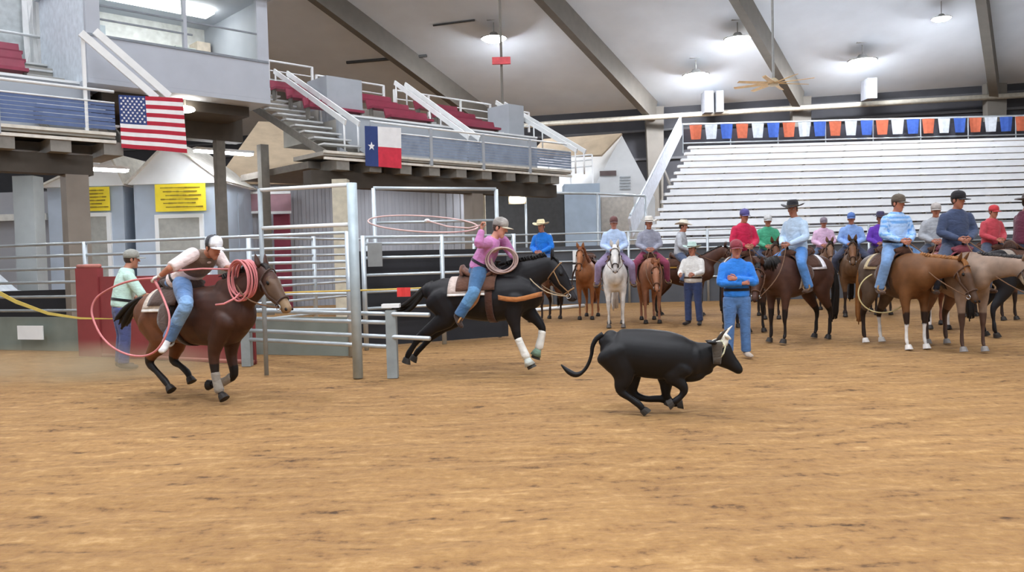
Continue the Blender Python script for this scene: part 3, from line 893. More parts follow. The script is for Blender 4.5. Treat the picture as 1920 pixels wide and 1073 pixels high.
# ------------------------------------------------------------------ aluminium bleacher
t = thing('bleacher', 'wide silver aluminium bleacher with many bench rows behind the riders', 'bleacher', hp(1300, 0, 31))
NR = 16
fm = MB()
for i in range(NR):
    f = i/(NR-1); d = 31 + 9*f; z = 1.25 + 5.55*f
    xl = hp(1195 + 95*f, z, d).x; xr = 24 + 3*f
    m = MB(); m.box(((xl+xr)/2, d, z), xr-xl, .34, .12);  part('bench', m, ALU, t)
    m = MB(); m.box(((xl+xr)/2, d-.37, z-.3), xr-xl, .36, .05); m.box(((xl+xr)/2, d-.55, z-.24), xr-xl, .03, .17); part('footboard', m, ALU, t)
    x = xl + .5
    while x < xr:
        fm.box((x, d+.05, z-.2), .06, .3, .3); x += 1.83
for x in [7.5 + 2.4*i for i in range(8)]:
    fm.beam((x, 31.2, 1.0), (x, 40, 6.3), .08, .12); fm.box((x, 40, 3.1), .1, .1, 6.2); fm.box((x, 35.5, 1.75), .1, .1, 3.5); fm.box((x, 31.4, .5), .1, .1, 1.0)
part('frame', fm, STEEL, t)
# end walkway with sloping side panel
m = MB(); a0, a1 = hp(1182, 2.6, 31), hp(1277, 8.0, 40.6)
m.beam(a0, a1, .1, .8, (0, 0, 1)); part('side_panel', m, mat('side_panel', '#dfe3ec', .4, .2), t)
m = MB()
for off in (.5, .1): m.tube([a0+V((-.0, 0, off)), a1+V((0, 0, off))], .035, 8)
for i in range(8):
    q = a0.lerp(a1, i/7); m.tube([q+V((0, 0, -.3)), q+V((0, 0, .5))], .03, 6)
part('side_rail', m, GALV, t)
m = MB(); b0 = hp(1280, 8.05, 40.6); m.tube([b0, V((27, 40.6, 8.05))], .045, 8); m.tube([b0+V((0, 0, -.95)), V((27, 40.6, 7.1))], .04, 8)
x = b0.x
while x < 27: m.tube([(x, 40.6, 6.6), (x, 40.6, 8.05)], .03, 6); x += 2.4
part('back_rail', m, GALV, t)
m = MB(); m.box(((b0.x+27)/2, 40.75, 7.3), 27-b0.x, .06, 1.0); part('back_panel', m, mat('dark_mesh', '#43434a', .8), t)
# pennants
t = thing('pennant_string', 'string of orange, white and blue pennants along the top rail of the bleacher', 'bunting', (b0.x, 40.4, 8.0))
m = MB(); m.tube([b0+V((0, -.15, -.02)), V((27, 40.45, 8.0))], .012, 6); part('cord', m, WHITE, t)
PC = [mat('pennant_orange', '#c9694a', .8), mat('pennant_white', '#dde3ea', .8), mat('pennant_blue', '#3f63b8', .8)]
x = b0.x+.3; i = 0
while x < 26.5:
    m = MB(); wd = .62; m.sheet([[V((x+wd*u*(1-.25*v)+wd*.125*v, 40.42+.03*math.sin(5*u+i), 7.98-.72*v)) for u in (0, .33, .66, 1)] for v in (0, .5, 1)], .012)
    part('pennant', m, PC[i % 3], t); x += .78; i += 1
    
# ------------------------------------------------------------------ pipe fences
def fence(name, label, p0, p1, rails, posts, top=None, r=.028, pr=.045, skirt=None, mats=GALV, base=0.0):
    """horizontal pipes at the given heights between two plan points"""
    p0, p1 = V((p0.x, p0.y, 0)), V((p1.x, p1.y, 0)); L = (p1-p0).length
    t = thing(name, label, 'fence', p0)
    for z in rails:
        m = MB(); m.tube([p0+V((0, 0, z)), p1+V((0, 0, z))], r, 10); part('rail', m, mats, t, True)
    for i in range(posts):
        q = p0.lerp(p1, i/(posts-1)); m = MB()
        m.tube([q, q+V((0, 0, (top or max(rails)+.02)))], pr, 10); part('post', m, mats, t, True)
    if skirt:
        z0, z1, ms = skirt; m = MB(); off = (p1-p0).normalized().cross(V((0, 0, 1)))*-.05
        m.beam(p0+off+V((0, 0, (z0+z1)/2)), p1+off+V((0, 0, (z0+z1)/2)), .03, z1-z0); part('kick_panel', m, ms, t)
    return t
BLACK = mat('black_sheet', '#26272c', .75, 0, .15, 2)
GREENG = mat('grey_green_board', '#7e857c', .8, 0, .12, 2)
FL0, FL1 = hp(-40, 1, 16.2), hp(655, 1, 13.4)
fence('pipe_fence', 'long silver pipe fence behind the left rider, with a grey-green kick board', FL0, FL1, [2.08, 1.85, 1.6, 1.34, 1.06, .79], 4, 2.1, skirt=(0, .66, GREENG))
m = MB(); q = P(57, 624, 15.55); uL = (FL1-FL0); uL.z = 0; uL.normalize(); m.beam(q-uL*.33, q+uL*.33, .02, .27); 
single('notice_plate', m, WHITE, 'white blank rectangular plate fixed low on the grey-green kick board', 'plate')
FB0, FB1 = hp(470, 1, 15.4), hp(690, 1, 18.8)
fence('pipe_fence', 'silver pipe fence of the alley receding behind the head of the left horse', FB0, FB1, [2.1, 1.75, 1.44, 1.14, .82, .5], 3, 2.15)
FC0, FC1 = hp(684, 1, 14.3), hp(965, 1, 15.6)
fence('pipe_fence', 'silver pipe fence backed by black sheets behind the black galloping horse', FC0, FC1, [2.02, 1.9, 1.65, 1.34, 1.04, .74], 3, 2.05)
m = MB(); off = (FC1-FC0).cross(V((0, 0, 1))).normalized()*-.35; off.z = 0
m.beam(FC0+off+V((0, 0, -.1)), FC1+off+V((0, 0, -.1)), .03, 1.75); single('black_sheeting', m, BLACK, 'black sheet panel standing behind the fence of the black galloping horse', 'panel')
for px, py, lb, wd, hg in ((703, 478, 'grey blank sign plate on the fence right of the tall chute post', .26, .42),):
    m = MB(); q = P(px, py, 14.3); m.box(q, wd, .02, hg); single('sign_plate', m, mat('grey_plate', '#8b8d8c', .6), lb, 'sign')
FD0, FD1 = hp(890, 1, 26.5), hp(2100, 1, 25.0)
fence('arena_fence', 'far arena pipe fence with dark lower panels behind the waiting riders', FD0, FD1, [2.32, 2.05, 1.75, 1.4, .8], 9, 2.34, skirt=(0, 1.9, mat('dark_panel', '#55575c', .8, 0, .1, 2)))
for py, lb in ((481, 'white square plate on the far fence, upper of two'), (507, 'white square plate on the far fence, lower of two')):
    m = MB(); q = P(1086, py, 25.9); m.box(q, .42, .02, .38); single('sign_plate', m, WHITE, lb, 'sign')
m = MB(); m.tube([G(1000, 585)+V((0, 0, .05)), G(1095, 576)+V((0, 0, .05))], .05, 8)
single('ground_pole', m, WHITE, 'white pole lying on the dirt right of the black horse', 'pole', None, True)
# chute: low panel, tall gate frame
LP0, LP1, LP2 = hp(462, .5, 12.5), hp(735, .5, 10.85), hp(806, .5, 10.45)
t = thing('low_pipe_fence', 'low four-rail pipe panel in front of the tall chute post', 'fence panel', V((LP1.x, LP1.y, 0)))
for z, e in ((.42, LP1), (.56, LP2), (.75, LP1), (.87, LP2)):
    m = MB(); a = V((LP0.x, LP0.y, z)); b = V((e.x, e.y, z)); m.tube([a, b], .03, 10); part('rail', m, GALV, t, True)
for px in (462, 735):
    q = LP0 if px == 462 else LP1
    m = MB(); m.box((q.x, q.y, .46), .14, .14, .92); part('post', m, mat('post_grey', '#9aa3a5', .5, .3), t)
m = MB(); m.box((LP1.x, LP1.y+.02, .98), .24, .16, .05); part('cap_plate', m, WHITE, t)
g0 = hp(667, 1, 10.9); g1 = hp(495, 1, 11.4)
t = thing('chute_gate_frame', 'tall pale steel post with overhead pipes standing behind the low chute panel', 'gate frame', V((g0.x, g0.y, 0)))
m = MB(); m.tube([(g0.x, g0.y, 0), (g0.x, g0.y, 2.66)], .068, 14); part('post', m, mat('pale_post', '#b4c2c8', .5, .2), t, True)
m = MB(); m.tube([(g1.x, g1.y, 0), (g1.x, g1.y, 2.66)], .032, 12); part('post', m, mat('dim_post', '#9aa2a6', .5, .1), t, True)
for z in (2.64, 2.1):
    m = MB(); m.tube([V((g0.x, g0.y, z)), V((g1.x, g1.y, z))], .028, 8); part('overhead_pipe', m, WHITE, t, True)
m = MB(); m.tube([P(700, 353, 15.2), P(930, 355, 16)], .035, 8); m.tube([P(700, 353, 15.2), V((P(700, 353, 15.2).x, 15.2, 0))], .04, 8); m.tube([P(930, 355, 16), V((P(930, 355, 16).x, 16, 0))], .04, 8)
m.tube([P(700, 418, 15.2), P(930, 413, 16)], .025, 8)
single('overhead_frame', m, GALV, 'thin white overhead pipe frame above the black-sheeted fence', 'frame', None, True)
# barrier rope with red flag
m = MB(); m.tube([P(470, 552, 11.6), P(560, 548, 11.4), P(668, 545, 11.2), P(756, 542, 11.3), P(800, 540, 11.4)], .012, 8)
t = thing('barrier_rope', 'thin yellow barrier rope with a small red flag behind the chute panel', 'rope', P(668, 545, 11.2))
part('cord', m, mat('yellow_cord', '#d8b860', .8), t)
m = MB(); q = P(757, 548, 11.25); m.sheet([[q+V((.19*(u-.5), .02*math.sin(6*u), -.13*(v-.5))) for u in (0, .3, .6, 1)] for v in (0, .5, 1)], .01); part('flag', m, mat('red_cloth', '#e0403c', .8), t)
# red box wall of the roping box
RD = mat('red_steel', '#8e3a3c', .6, 0, .15, 2)
r0, r1 = hp(150, .8, 14.6), hp(476, .8, 12.7)
t = thing('roping_box_wall', 'dark red steel wall panel of the roping box behind the left horse', 'wall panel', V((r0.x, r0.y, 0)))
m = MB(); d_ = (r1-r0); d_.z = 0; d_.normalize()
m.beam(V((r0.x, r0.y, .8)), V((r0.x, r0.y, .8))+d_*.6, .12, 1.6); part('end_panel', m, RD, t)
rm_ = V((r0.x, r0.y, 0)).lerp(V((r1.x, r1.y, 0)), .86); m = MB(); m.beam(V((r0.x, r0.y, .72))+d_*.61, rm_+V((0, 0, .72)), .06, 1.44); part('side_panel', m, RD, t); m = MB(); m.beam(rm_+V((0, 0, .4)), V((r1.x, r1.y, .4)), .05, .8); part('end_gate', m, RD, t)
m = MB(); m.tube([V((r0.x, r0.y, 1.63)), V((r0.x, r0.y, 1.63))+d_*.6], .04, 8); m.tube([V((r0.x, r0.y, .04))+d_*.6, V((r1.x, r1.y, .04))], .04, 8); part('pipe_trim', m, mat('pink_pipe', '#b8756a', .6), t, True)
# yellow strap at the left
m = MB(); pts = [P(-20, 540, 13.0), P(30, 566, 12.95), P(90, 588, 12.9), P(150, 597, 12.95), P(205, 598, 13.1), P(262, 596, 13.3)]
g_ = [[p+V((0, 0, h_)) for h_ in (-.04+.032*i/4, .04-.032*i/4)] for i, p in enumerate(pts)]
m.sheet(g_, .012); single('yellow_strap', m, mat('yellow_strap', '#c9b25a', .8), 'yellow strap sagging across the left edge in front of the fence', 'strap')

# ------------------------------------------------------------------ elevated grandstand
GA = V((-10.9, 17.0, 0)); GU = V((.724, .69, 0)).normalized(); GB = V((-.69, .724, 0)).normalized()
def gp(s, t, z): return GA + GU*s + GB*t + V((0, 0, z))
def s_at(px, t, z):
    lo, hi = -9.0, 40.0
    for _ in range(50):
        mid = (lo+hi)/2
        if proj(gp(mid, t, z))[0] < px: lo = mid
        else: hi = mid
    return lo
def gbeam(mb, s0, t0, z0, s1, t1, z1, wd, ht): return mb.beam(gp(s0, t0, z0), gp(s1, t1, z1), wd, ht)
def gbox(mb, s0, s1, t0, t1, z0, z1):
    return mb.box8([gp(s0, t0, z0), gp(s1, t0, z0), gp(s1, t1, z0), gp(s0, t1, z0), gp(s0, t0, z1), gp(s1, t0, z1), gp(s1, t1, z1), gp(s0, t1, z1)])
MESHB = mat('blue_mesh', '#5a6d96', .7, .0, .2, 3)
MESHC = mat('grey_blue_mesh', '#8794a8', .7, .0, .2, 3)
DARKB = mat('brown_girder', '#4b443c', .8, 0, .15, 2)
GREYP = mat('grey_panel', '#a9aeb4', .7, 0, .06, 2)
MAROON = mat('maroon_seat', '#8c3046', .5, 0, .12, 4)
TREAD = mat('tread', '#d6d8d8', .5, .2, .06, 3)
sA0, sA1 = -7.0, s_at(216, 0, 4.7)
sB0, sB1 = s_at(606, 0, 4.7), s_at(1070, 0, 4.7)
sStair = s_at(690, 0, 4.7)
def deck(label, s0, s1, meshm, rails_from):
    t = thing('grandstand_deck', label, 'grandstand', gp(s0, 0, 0))
    m = MB(); gbox(m, s0, s1, 0, 1.7, 4.58, 4.7); part('walkway', m, CONC, t)
    m = MB()
    for z in (4.68, 4.5): gbox(m, s0, s1, -.06, 0, z-.035, z+.035)
    part('edge_trim', m, mat('cream_trim', '#ddd8cc', .6), t)
    m = MB(); s = s0+.4
    while s < s1-.2: gbox(m, s, s+.42, -.02, 1.6, 4.2, 4.5); s += 1.1
    part('joist', m, mat('joist_grey', '#86827b', .8), t)
    m = MB(); gbox(m, s0-.2, s1-.4, .35, .8, 3.75, 4.2); part('girder', m, DARKB, t)
    m = MB(); gbox(m, s0, s1, .85, 5.2, 4.3, 4.5); part('underside', m, mat('underside', '#6d675f', .85), t)
    # columns
    s = s1-.9 if s1 < sB0 else s0+.6
    for q in ((s1-.75, s1-4.2, s1-7) if s1 < sB0 else (s0+1.0, s0+6.0)):
        m = MB(); gbox(m, q-.24, q+.24, .35, .8, 0, 3.75); part('column', m, mat('column_taupe', '#8b8278', .85, 0, .1, 2), t)
    # wall and terrace
    m = MB(); gbox(m, rails_from, s1, 1.7, 1.85, 4.7, 6.1); part('front_wall', m, GREYP, t); m = MB(); gbox(m, rails_from, s1, 1.66, 1.89, 6.1, 6.16); part('wall_cap', m, WHITE, t)
    m = MB()
    for i in range(3): gbox(m, rails_from, s1, 1.85+1.05*i, 5.2, 5.5+.45*i, 6.0+.45*i)
    part('terrace', m, CONC, t)
    # railing
    m = MB(); m.tube([gp(rails_from, -.03, 5.66), gp(s1, -.03, 5.66)], .035, 8); m.tube([gp(rails_from, -.03, 5.4), gp(s1, -.03, 5.4)], .022, 8); part('guard_rail', m, WHITE, t, True)
    s = rails_from+.02
    while s <= s1+.01:
        m = MB(); gbox(m, s-.05, s+.05, -.08, 0, 4.5, 5.66); part('rail_post', m, GREYP, t); s += max(1.2, (s1-rails_from)/max(1, round((s1-rails_from)/2.4)))-.001
    m = MB(); z = 4.78
    while z < 5.34: gbox(m, rails_from, s1, -.035, -.015, z, z+.075); z += .09
    part('mesh_panel', m, meshm, t)
    return t
deck('elevated concrete seating deck at the upper left with blue mesh railing', sA0, sA1, MESHB, sA0)
deckB = deck('elevated concrete seating deck right of the booth, behind the white red and blue flag', sB0, sB1, MESHC, sStair+.1)
# back rails
def back_rail(px0, px1, z, label):
    s0, s1 = s_at(px0, 5.2, z), s_at(px1, 5.2, z); t = thing('back_rail', label, 'railing', gp(s0, 5.2, 7.05)); m = MB()
    for zz in (z, z-.32, z-.62): m.tube([gp(s0, 5.1, zz), gp(s1, 5.1, zz)], .035 if zz == z else .022, 8)
    part('rail', m, WHITE, t, True); n = max(2, round((s1-s0)/1.8)+1)
    for i in range(n):
        s = s0+(s1-s0)*i/(n-1); m = MB(); m.beam(gp(s, 5.1, 7.05), gp(s, 5.1, z+.02), .07, .07, GU); part('rail_post', m, WHITE, t)
back_rail(500, 582, 8.35, 'white back railing beside the booth at the top of the seats')
back_rail(590, 716, 8.1, 'white back railing above the leftmost maroon seat blocks')
back_rail(736, 916, 8.0, 'long white back railing above the middle maroon seats')
back_rail(930, 988, 7.9, 'short white back railing at the far right end of the seats')
# maroon benches
def bench(s0, s1, row, label):
    z = 6.0+.45*row; t0 = 1.95+1.05*row
    t = thing('stadium_bench', label, 'bench', gp(s0, t0, z), 'maroon stadium benches')
    m = MB(); gbox(m, s0, s1, t0+.12, t0+.5, z+.34, z+.42); part('seat', m, MAROON, t)
    m = MB(); m.box8([gp(s0, t0+.46, z+.42), gp(s1, t0+.46, z+.42), gp(s1, t0+.52, z+.42), gp(s0, t0+.52, z+.42), gp(s0, t0+.54, z+.68), gp(s1, t0+.54, z+.68), gp(s1, t0+.6, z+.68), gp(s0, t0+.6, z+.68)]); part('backrest', m, MAROON, t)
    n = max(2, int((s1-s0)/1.6)+1)
    for i in range(n): m = MB(); s = s0+.05+(s1-s0-.1)*i/(n-1); gbox(m, s-.03, s+.03, t0+.25, t0+.42, z, z+.34); part('support', m, STEEL, t)
aisles = [s_at(p, 1.8, 5.9) for p in (718, 845, 968)]
segs = [(aisles[0]+.55, aisles[1]-.5, 'left middle seat block'), (aisles[1]+.55, aisles[2]-.5, 'right middle seat block')]
sL0, sL1 = s_at(565, 2.6, 6.2), aisles[0]-.5
rown = ['front row', 'middle row', 'top row']
for r in range(3):
    if sL1-sL0 > .8: bench(sL0-.0, sL1, r, 'maroon bench of the seat block nearest the booth, '+rown[r])
    for a, b, nm in segs: bench(a, b, r, 'maroon bench of the '+nm+' right of the booth, '+rown[r])
    bench(sA0, s_at(56-6*r, 2.0+1.05*r, 6.4+.45*r), r, 'maroon bench at the upper left corner beside the steps, '+rown[r])
# aisle steps and handrails
def aisle(s, label, n=9, wd=.95, t0=0.1, z0=4.72, t1=4.6, z1=7.05, rail=True):
    t = thing('aisle_steps', label, 'steps', gp(s, t0, z0-.02), 'white aisle steps')
    for i in range(n):
        f = (i+.5)/n; m = MB(); tt = t0+(t1-t0)*f; zz = z0+(z1-z0)*(i+1)/n
        gbox(m, s-wd/2, s+wd/2, tt-.17, tt+.17, zz-.05, zz); part('tread', m, TREAD, t)
    m = MB()
    for e in (-wd/2, wd/2): m.beam(gp(s+e, t0, z0-.1), gp(s+e, t1, z1-.15), .05, .22)
    part('stringer', m, mat('stringer', '#77736c', .7), t)
def handrail(pt, pb, tt, tb, zt, zb, label, wd=.85):
    """sloping pair of flat rails from the back (top) to the front"""
    s1 = s_at(pb, tb, zb); s0 = s_at(pt, tt, zt)
    t = thing('handrail', label, 'handrail', gp(s1, tb, zb-.9), 'sloping white handrails')
    for e in (0, wd):
        m = MB(); m.beam(gp(s0+e*.55, tt, zt), gp(s1+e*.55, tb, zb), .05, .16); part('rail', m, WHITE, t)
    for f in (.02, .5, .98):
        m = MB()
        for e in (0, wd*.55):
            a = gp(s0+(s1-s0)*f+e, tt+(tb-tt)*f, zt+(zb-zt)*f); m.tube([a, a-V((0, 0, .85))], .03, 6)
        part('post', m, WHITE, t, True)
aisle(sStair-.7, 'white open steps at the left end of the right deck, beside the flag', 10, 1.25, .1, 4.72, 5.4, 7.2)
aisle(aisles[1], 'white steps in the aisle between the two middle seat blocks', 8, .8, 1.95, 6.0, 4.9, 7.1)
aisle(aisles[2], 'white steps in the aisle at the right end of the maroon seats', 8, .8, 1.95, 6.0, 4.9, 7.1)
aisle(s_at(100, 3, 6), 'white steps beside the maroon benches at the upper left, left of the booth', 9, 1.5, .4, 4.72, 4.8, 7.1)
handrail(514, 648, 5.0, 0.2, 8.0, 5.6, 'sloping white handrail right beside the booth corner')
handrail(740, 880, 4.6, 0.2, 8.15, 5.55, 'sloping white handrail crossing the middle maroon seats')
handrail(930, 1082, 4.6, -.6, 8.0, 5.35, 'sloping white handrail at the right end of the seats, above the tan roof')
s_a, s_b = s_at(150, .0, 6.9), s_at(292, .0, 5.7)
t = thing('stair_handrail', 'sloping white handrail in front of the booth, ending above the striped flag', 'handrail', gp(s_b, 0, 4.7))
for e in (0, .3):
    m = MB(); m.beam(gp(s_a, -.05, 6.9+e*.3)+GU*e, gp(s_b, -.05, 5.62+e*.3)+GU*e, .05, .17); part('rail', m, WHITE, t)
m = MB(); m.beam(gp(s_a+.05, 0, 4.7), gp(s_a+.05, 0, 6.9), .07, .07, GU); part('post', m, WHITE, t)
# grey end cabinets on the terraces
for px, d_, lb in ((641, 1.3, 'grey box wall on the terrace left of the middle seats'), (962, .8, 'grey box wall at the right end of the maroon seats')):
    s = s_at(px, 2.6, 6.6); m = MB(); gbox(m, s-d_/2, s+d_/2, 2.4, 3.6, 5.7, 7.45); single('terrace_box', m, GREYP, lb, 'box wall')
# booth
bs0, bs1, bt, bz = s_at(165, 1.0, 6.15), s_at(507, 1.0, 6.15), 1.0, 6.15
t = thing('announcer_booth', 'grey announcer booth with a long window band above the striped flag', 'booth', gp((bs0+bs1)/2, bt+2, bz))
BG = mat('booth_grey', '#b4b9c2', .7, 0, .04, 2)
m = MB(); gbox(m, bs0, bs1, bt, bt+.15, bz, bz+1.02); part('front_panel', m, BG, t)
m = MB(); gbox(m, bs0, bs1, bt, bt+4, bz-.12, bz-.002); part('booth_floor', m, BG, t)
m = MB(); gbox(m, bs0-.1, bs1+.1, bt-.1, bt+4, bz+2.75, bz+4.2); part('upper_wall', m, BG, t)
m = MB(); gbox(m, bs0, bs0+.15, bt+.15, bt+4, bz, bz+2.75); part('side_wall', m, mat('side_white', '#d6dfe8', .7), t)
m = MB(); gbox(m, bs1-.15, bs1, bt+.15, bt+4, bz, bz+2.75); part('side_wall', m, BG, t)
m = MB(); gbox(m, bs0+.15, bs1-.15, bt+3.85, bt+4, bz, bz+2.75); part('back_wall', m, mat('booth_inside', '#f4f4f0', .8), t)
win = None
for a, wd in ((bs0+(bs1-bs0)*.5, .08), (bs0, .32), (bs1-.32, .32)):
    m = MB(); gbox(m, a, a+wd, bt, bt+.15, bz+1.02, bz+2.75)
    o = part('window_post', m, BG, t); win = win or o
m = MB(); gbox(m, bs0+.02, bs1-.02, bt-.02, bt, bz+1.0, bz+1.06); gbox(m, bs0+.3, bs1-.3, bt+.02, bt+.06, bz+1.75, bz+1.79); gbox(m, bs0+.3, bs0+(bs1-bs0)*.55, bt+.02, bt+.06, bz+1.42, bz+1.46); part('window_bar', m, mat('bar_grey', '#80868e', .6), win)
gl = bpy.data.materials.new('booth_glass'); gl.use_nodes = True; nt = gl.node_tree; bb = nt.nodes['Principled BSDF']
bb.inputs['Base Color'].default_value = lin('#f6faf9'); bb.inputs['Roughness'].default_value = .03; bb.inputs['Transmission Weight'].default_value = 1.0; bb.inputs['IOR'].default_value = 1.15
for a, b in ((bs0+.32, bs0+(bs1-bs0)*.5), (bs0+(bs1-bs0)*.5+.08, bs1-.32)):
    m = MB(); gbox(m, a, b, bt+.08, bt+.09, bz+1.02, bz+2.75); part('glass_pane', m, gl, t)
m = MB(); gbox(m, bs0+.8, bs1-.8, bt+1.6, bt+2.2, bz+2.6, bz+2.7); part('room_light', m, mat('room_light', '#fffdf8', .5, emit=11), t)
for f, c, wd in ((.2, '#9aa4ac', .5), (.42, '#cfd8dc', .7), (.72, '#c4ccc6', .6), (.86, '#e2d3c2', .4)):
    m = MB(); s = bs0+(bs1-bs0)*f; gbox(m, s, s+wd, bt+3.2, bt+3.8, bz+.02, bz+1.9+.3*math.sin(f*9)); part('cupboard', m, mat('cup'+c[1:], c, .7), t)
m = MB(); gbox(m, bs0+.3, bs1-.3, bt+.3, bt+.9, bz+.9, bz+.98); part('counter', m, mat('counter', '#c9b79a', .6), t)
m = MB(); gbox(m, bs0+(bs1-bs0)*.3, bs1+.2, bt+2.2, bt+2.7, 5.25, bz-.13); gbox(m, bs0+.5, bs1-.3, bt+.7, bt+3.7, 5.75, bz-.13); part('support_girder', m, DARKB, t)
for px in (414, 496):
    s = s_at(px, 3.3, 4); m = MB(); gbox(m, s-.13, s+.13, 3.2, 3.46, 0, 5.25); part('support_post', m, mat('post_dark', '#77736b', .8), t)
# white sheet at left of the booth
m = MB(); s0_, s1_ = s_at(45, 5.4, 7.5), s_at(112, 5.4, 7.5)
m.sheet([[gp(s0_+(s1_-s0_)*i/8, 5.3+.08*math.sin(i*2.1+j), 9.6-2.6*j/4) for i in range(9)] for j in range(5)], .02)
single('white_tarp', m, WHITE, 'white hanging sheet behind the steps, left of the booth', 'tarp')
m = MB(); gbox(m, sA0, s_at(170, 6, 8), 5.6, 5.8, 4.5, 12.5); single('rear_wall_panel', m, mat('pale_rear', '#c9d0d2', .8), 'pale grey wall panel behind the upper left seats', 'wall')
m = MB(); m.tube([gp(sA0, 5.2, 8.1), gp(s_at(100, 5.2, 8.0), 5.2, 8.0)], .04, 8); m.tube([gp(sA0+1, 5.2, 7.05), gp(sA0+1, 5.2, 8.1)], .03, 6); m.tube([gp(s_at(100, 5.2, 8.0), 5.2, 7.05), gp(s_at(100, 5.2, 8.0), 5.2, 8.0)], .03, 6)
single('back_rail', m, WHITE, 'white back railing above the maroon benches at the upper left corner', 'railing', None, True)

TUBE = mat('tube_glow', '#f4f8ff', .5, emit=60)  # two left tubes are fixtures; other three are unseen fill, added to brighten
for i, (px, tt, zz, lb) in enumerate(((30, 3, 4.22, 'fluorescent strip light under the left deck at the picture edge'), (170, 3, 4.22, 'fluorescent strip light under the left deck beside the striped flag'),
      (420, 4.4, 5.1, 'unseen fill tube added below the booth floor'), (740, 3, 4.22, 'unseen fill tube added under the right deck near the tall chute post'), (940, 3, 4.22, 'unseen fill tube added under the right end of the deck'))):
    s = s_at(px, tt, zz); q = gp(s, tt, zz); t = thing('strip_light', lb, 'light', q)
    m = MB(); gbox(m, s-.9, s+.9, tt-.12, tt+.12, zz-.06, zz); part('tube', m, TUBE, t)
    m = MB(); gbox(m, s-.92, s+.92, tt-.16, tt+.16, zz, zz+.08); part('housing', m, WHITE, t)
    m = MB()
    gbox(m, s-.03, s+.03, tt-.03, tt+.03, zz+.08, (4.31 if px != 420 else 5.9)); part('stem', m, WHITE, t)

# ------------------------------------------------------------------ flags
def flag_pt(tl, tr, bl, br, u, v, ph=0, amp=.03):
    p = tl.lerp(tr, u).lerp(bl.lerp(br, u), v)
    n = (tr-tl).cross(bl-tl).normalized()
    return p + n*(amp*math.sin(u*8+ph)*(0.4+v*.6))
sF0, sF1 = s_at(224, -.16, 5.2), s_at(347, -.16, 5.2)
def zf(px, py, t):
    s = s_at(px, t, 5); q = gp(s, t, 0); d = q.y; return P(px, py, d)
tl, tr, br, bl = zf(222, 178, -.16), zf(343, 184, -.16), zf(352, 287, -.16), zf(228, 277, -.16)
RED, FWHITE, BLUE = mat('flag_red', '#b8283c', .85, 0, .06), mat('flag_white', '#f2f2f2', .85, 0, .04), mat('flag_blue', '#33467e', .85, 0, .06)
t = thing('flag', 'red and white striped flag with a starred blue canton below the booth', 'flag', bl)
m = MB()
for i in range(13):
    g = [[flag_pt(tl, tr, bl, br, (.4 if i < 7 else 0)+(.6 if i < 7 else 1)*j/10, (i+k)/13) for k in (0, 1)] for j in range(11)]
    m.slot(i % 2).sheet(g, .008)
part('striped_field', m, [RED, FWHITE], t)
m = MB(); m.sheet([[flag_pt(tl, tr, bl, br, .4*j/5, 7/13*k/4) for k in range(5)] for j in range(6)], .008); can = part('canton', m, BLUE, t)
def star(mb, c, ex, ey, r, th):
    n = ex.cross(ey).normalized(); pts = []
    for i in range(10):
        a = math.pi/2+math.pi*i/5; rr = r if i % 2 == 0 else r*.4
        pts.append(c + ex*rr*math.cos(a) + ey*rr*math.sin(a))
    N = 10; vs = [p+n*th for p in pts]+[p-n*th for p in pts]
    mb.add(vs, [tuple(range(N)), tuple(range(2*N-1, N-1, -1))]+[(i, i+N, (i+1) % N+N, (i+1) % N) for i in range(N)])
ex, ey = (tr-tl).normalized(), V((0, 0, 1)); m = MB()
for r in range(9):
    for c in range(6 if r % 2 == 0 else 5):
        u = .4*((c*2+1+(r % 2))/12.0); star(m, flag_pt(tl, tr, bl, br, u, 7/13*(r+1)/10), ex, ey, .036, .009)
part('star', m, FWHITE, can)['kind'] = 'stuff'
tl, tr, br, bl = zf(684, 236, -.14), zf(752, 240, -.14), zf(753, 316, -.14), zf(686, 311, -.14)
t = thing('flag', 'flag with a blue star band, white top and red bottom on the right deck railing', 'flag', bl)
for nm, u0, u1, v0, v1, mt in (('blue_band', 0, .34, 0, 1, BLUE), ('white_band', .34, 1, 0, .5, FWHITE), ('red_band', .34, 1, .5, 1, mat('flag_bright_red', '#d8384c', .85))):
    m = MB(); m.sheet([[flag_pt(tl, tr, bl, br, u0+(u1-u0)*j/6, v0+(v1-v0)*k/4, 1, .02) for k in range(5)] for j in range(7)], .008); o = part(nm, m, mt, t)
    if nm == 'blue_band':
        m = MB(); star(m, flag_pt(tl, tr, bl, br, .17, .5, 1, .02), (tr-tl).normalized(), ey, .13, .012); part('star', m, FWHITE, o)

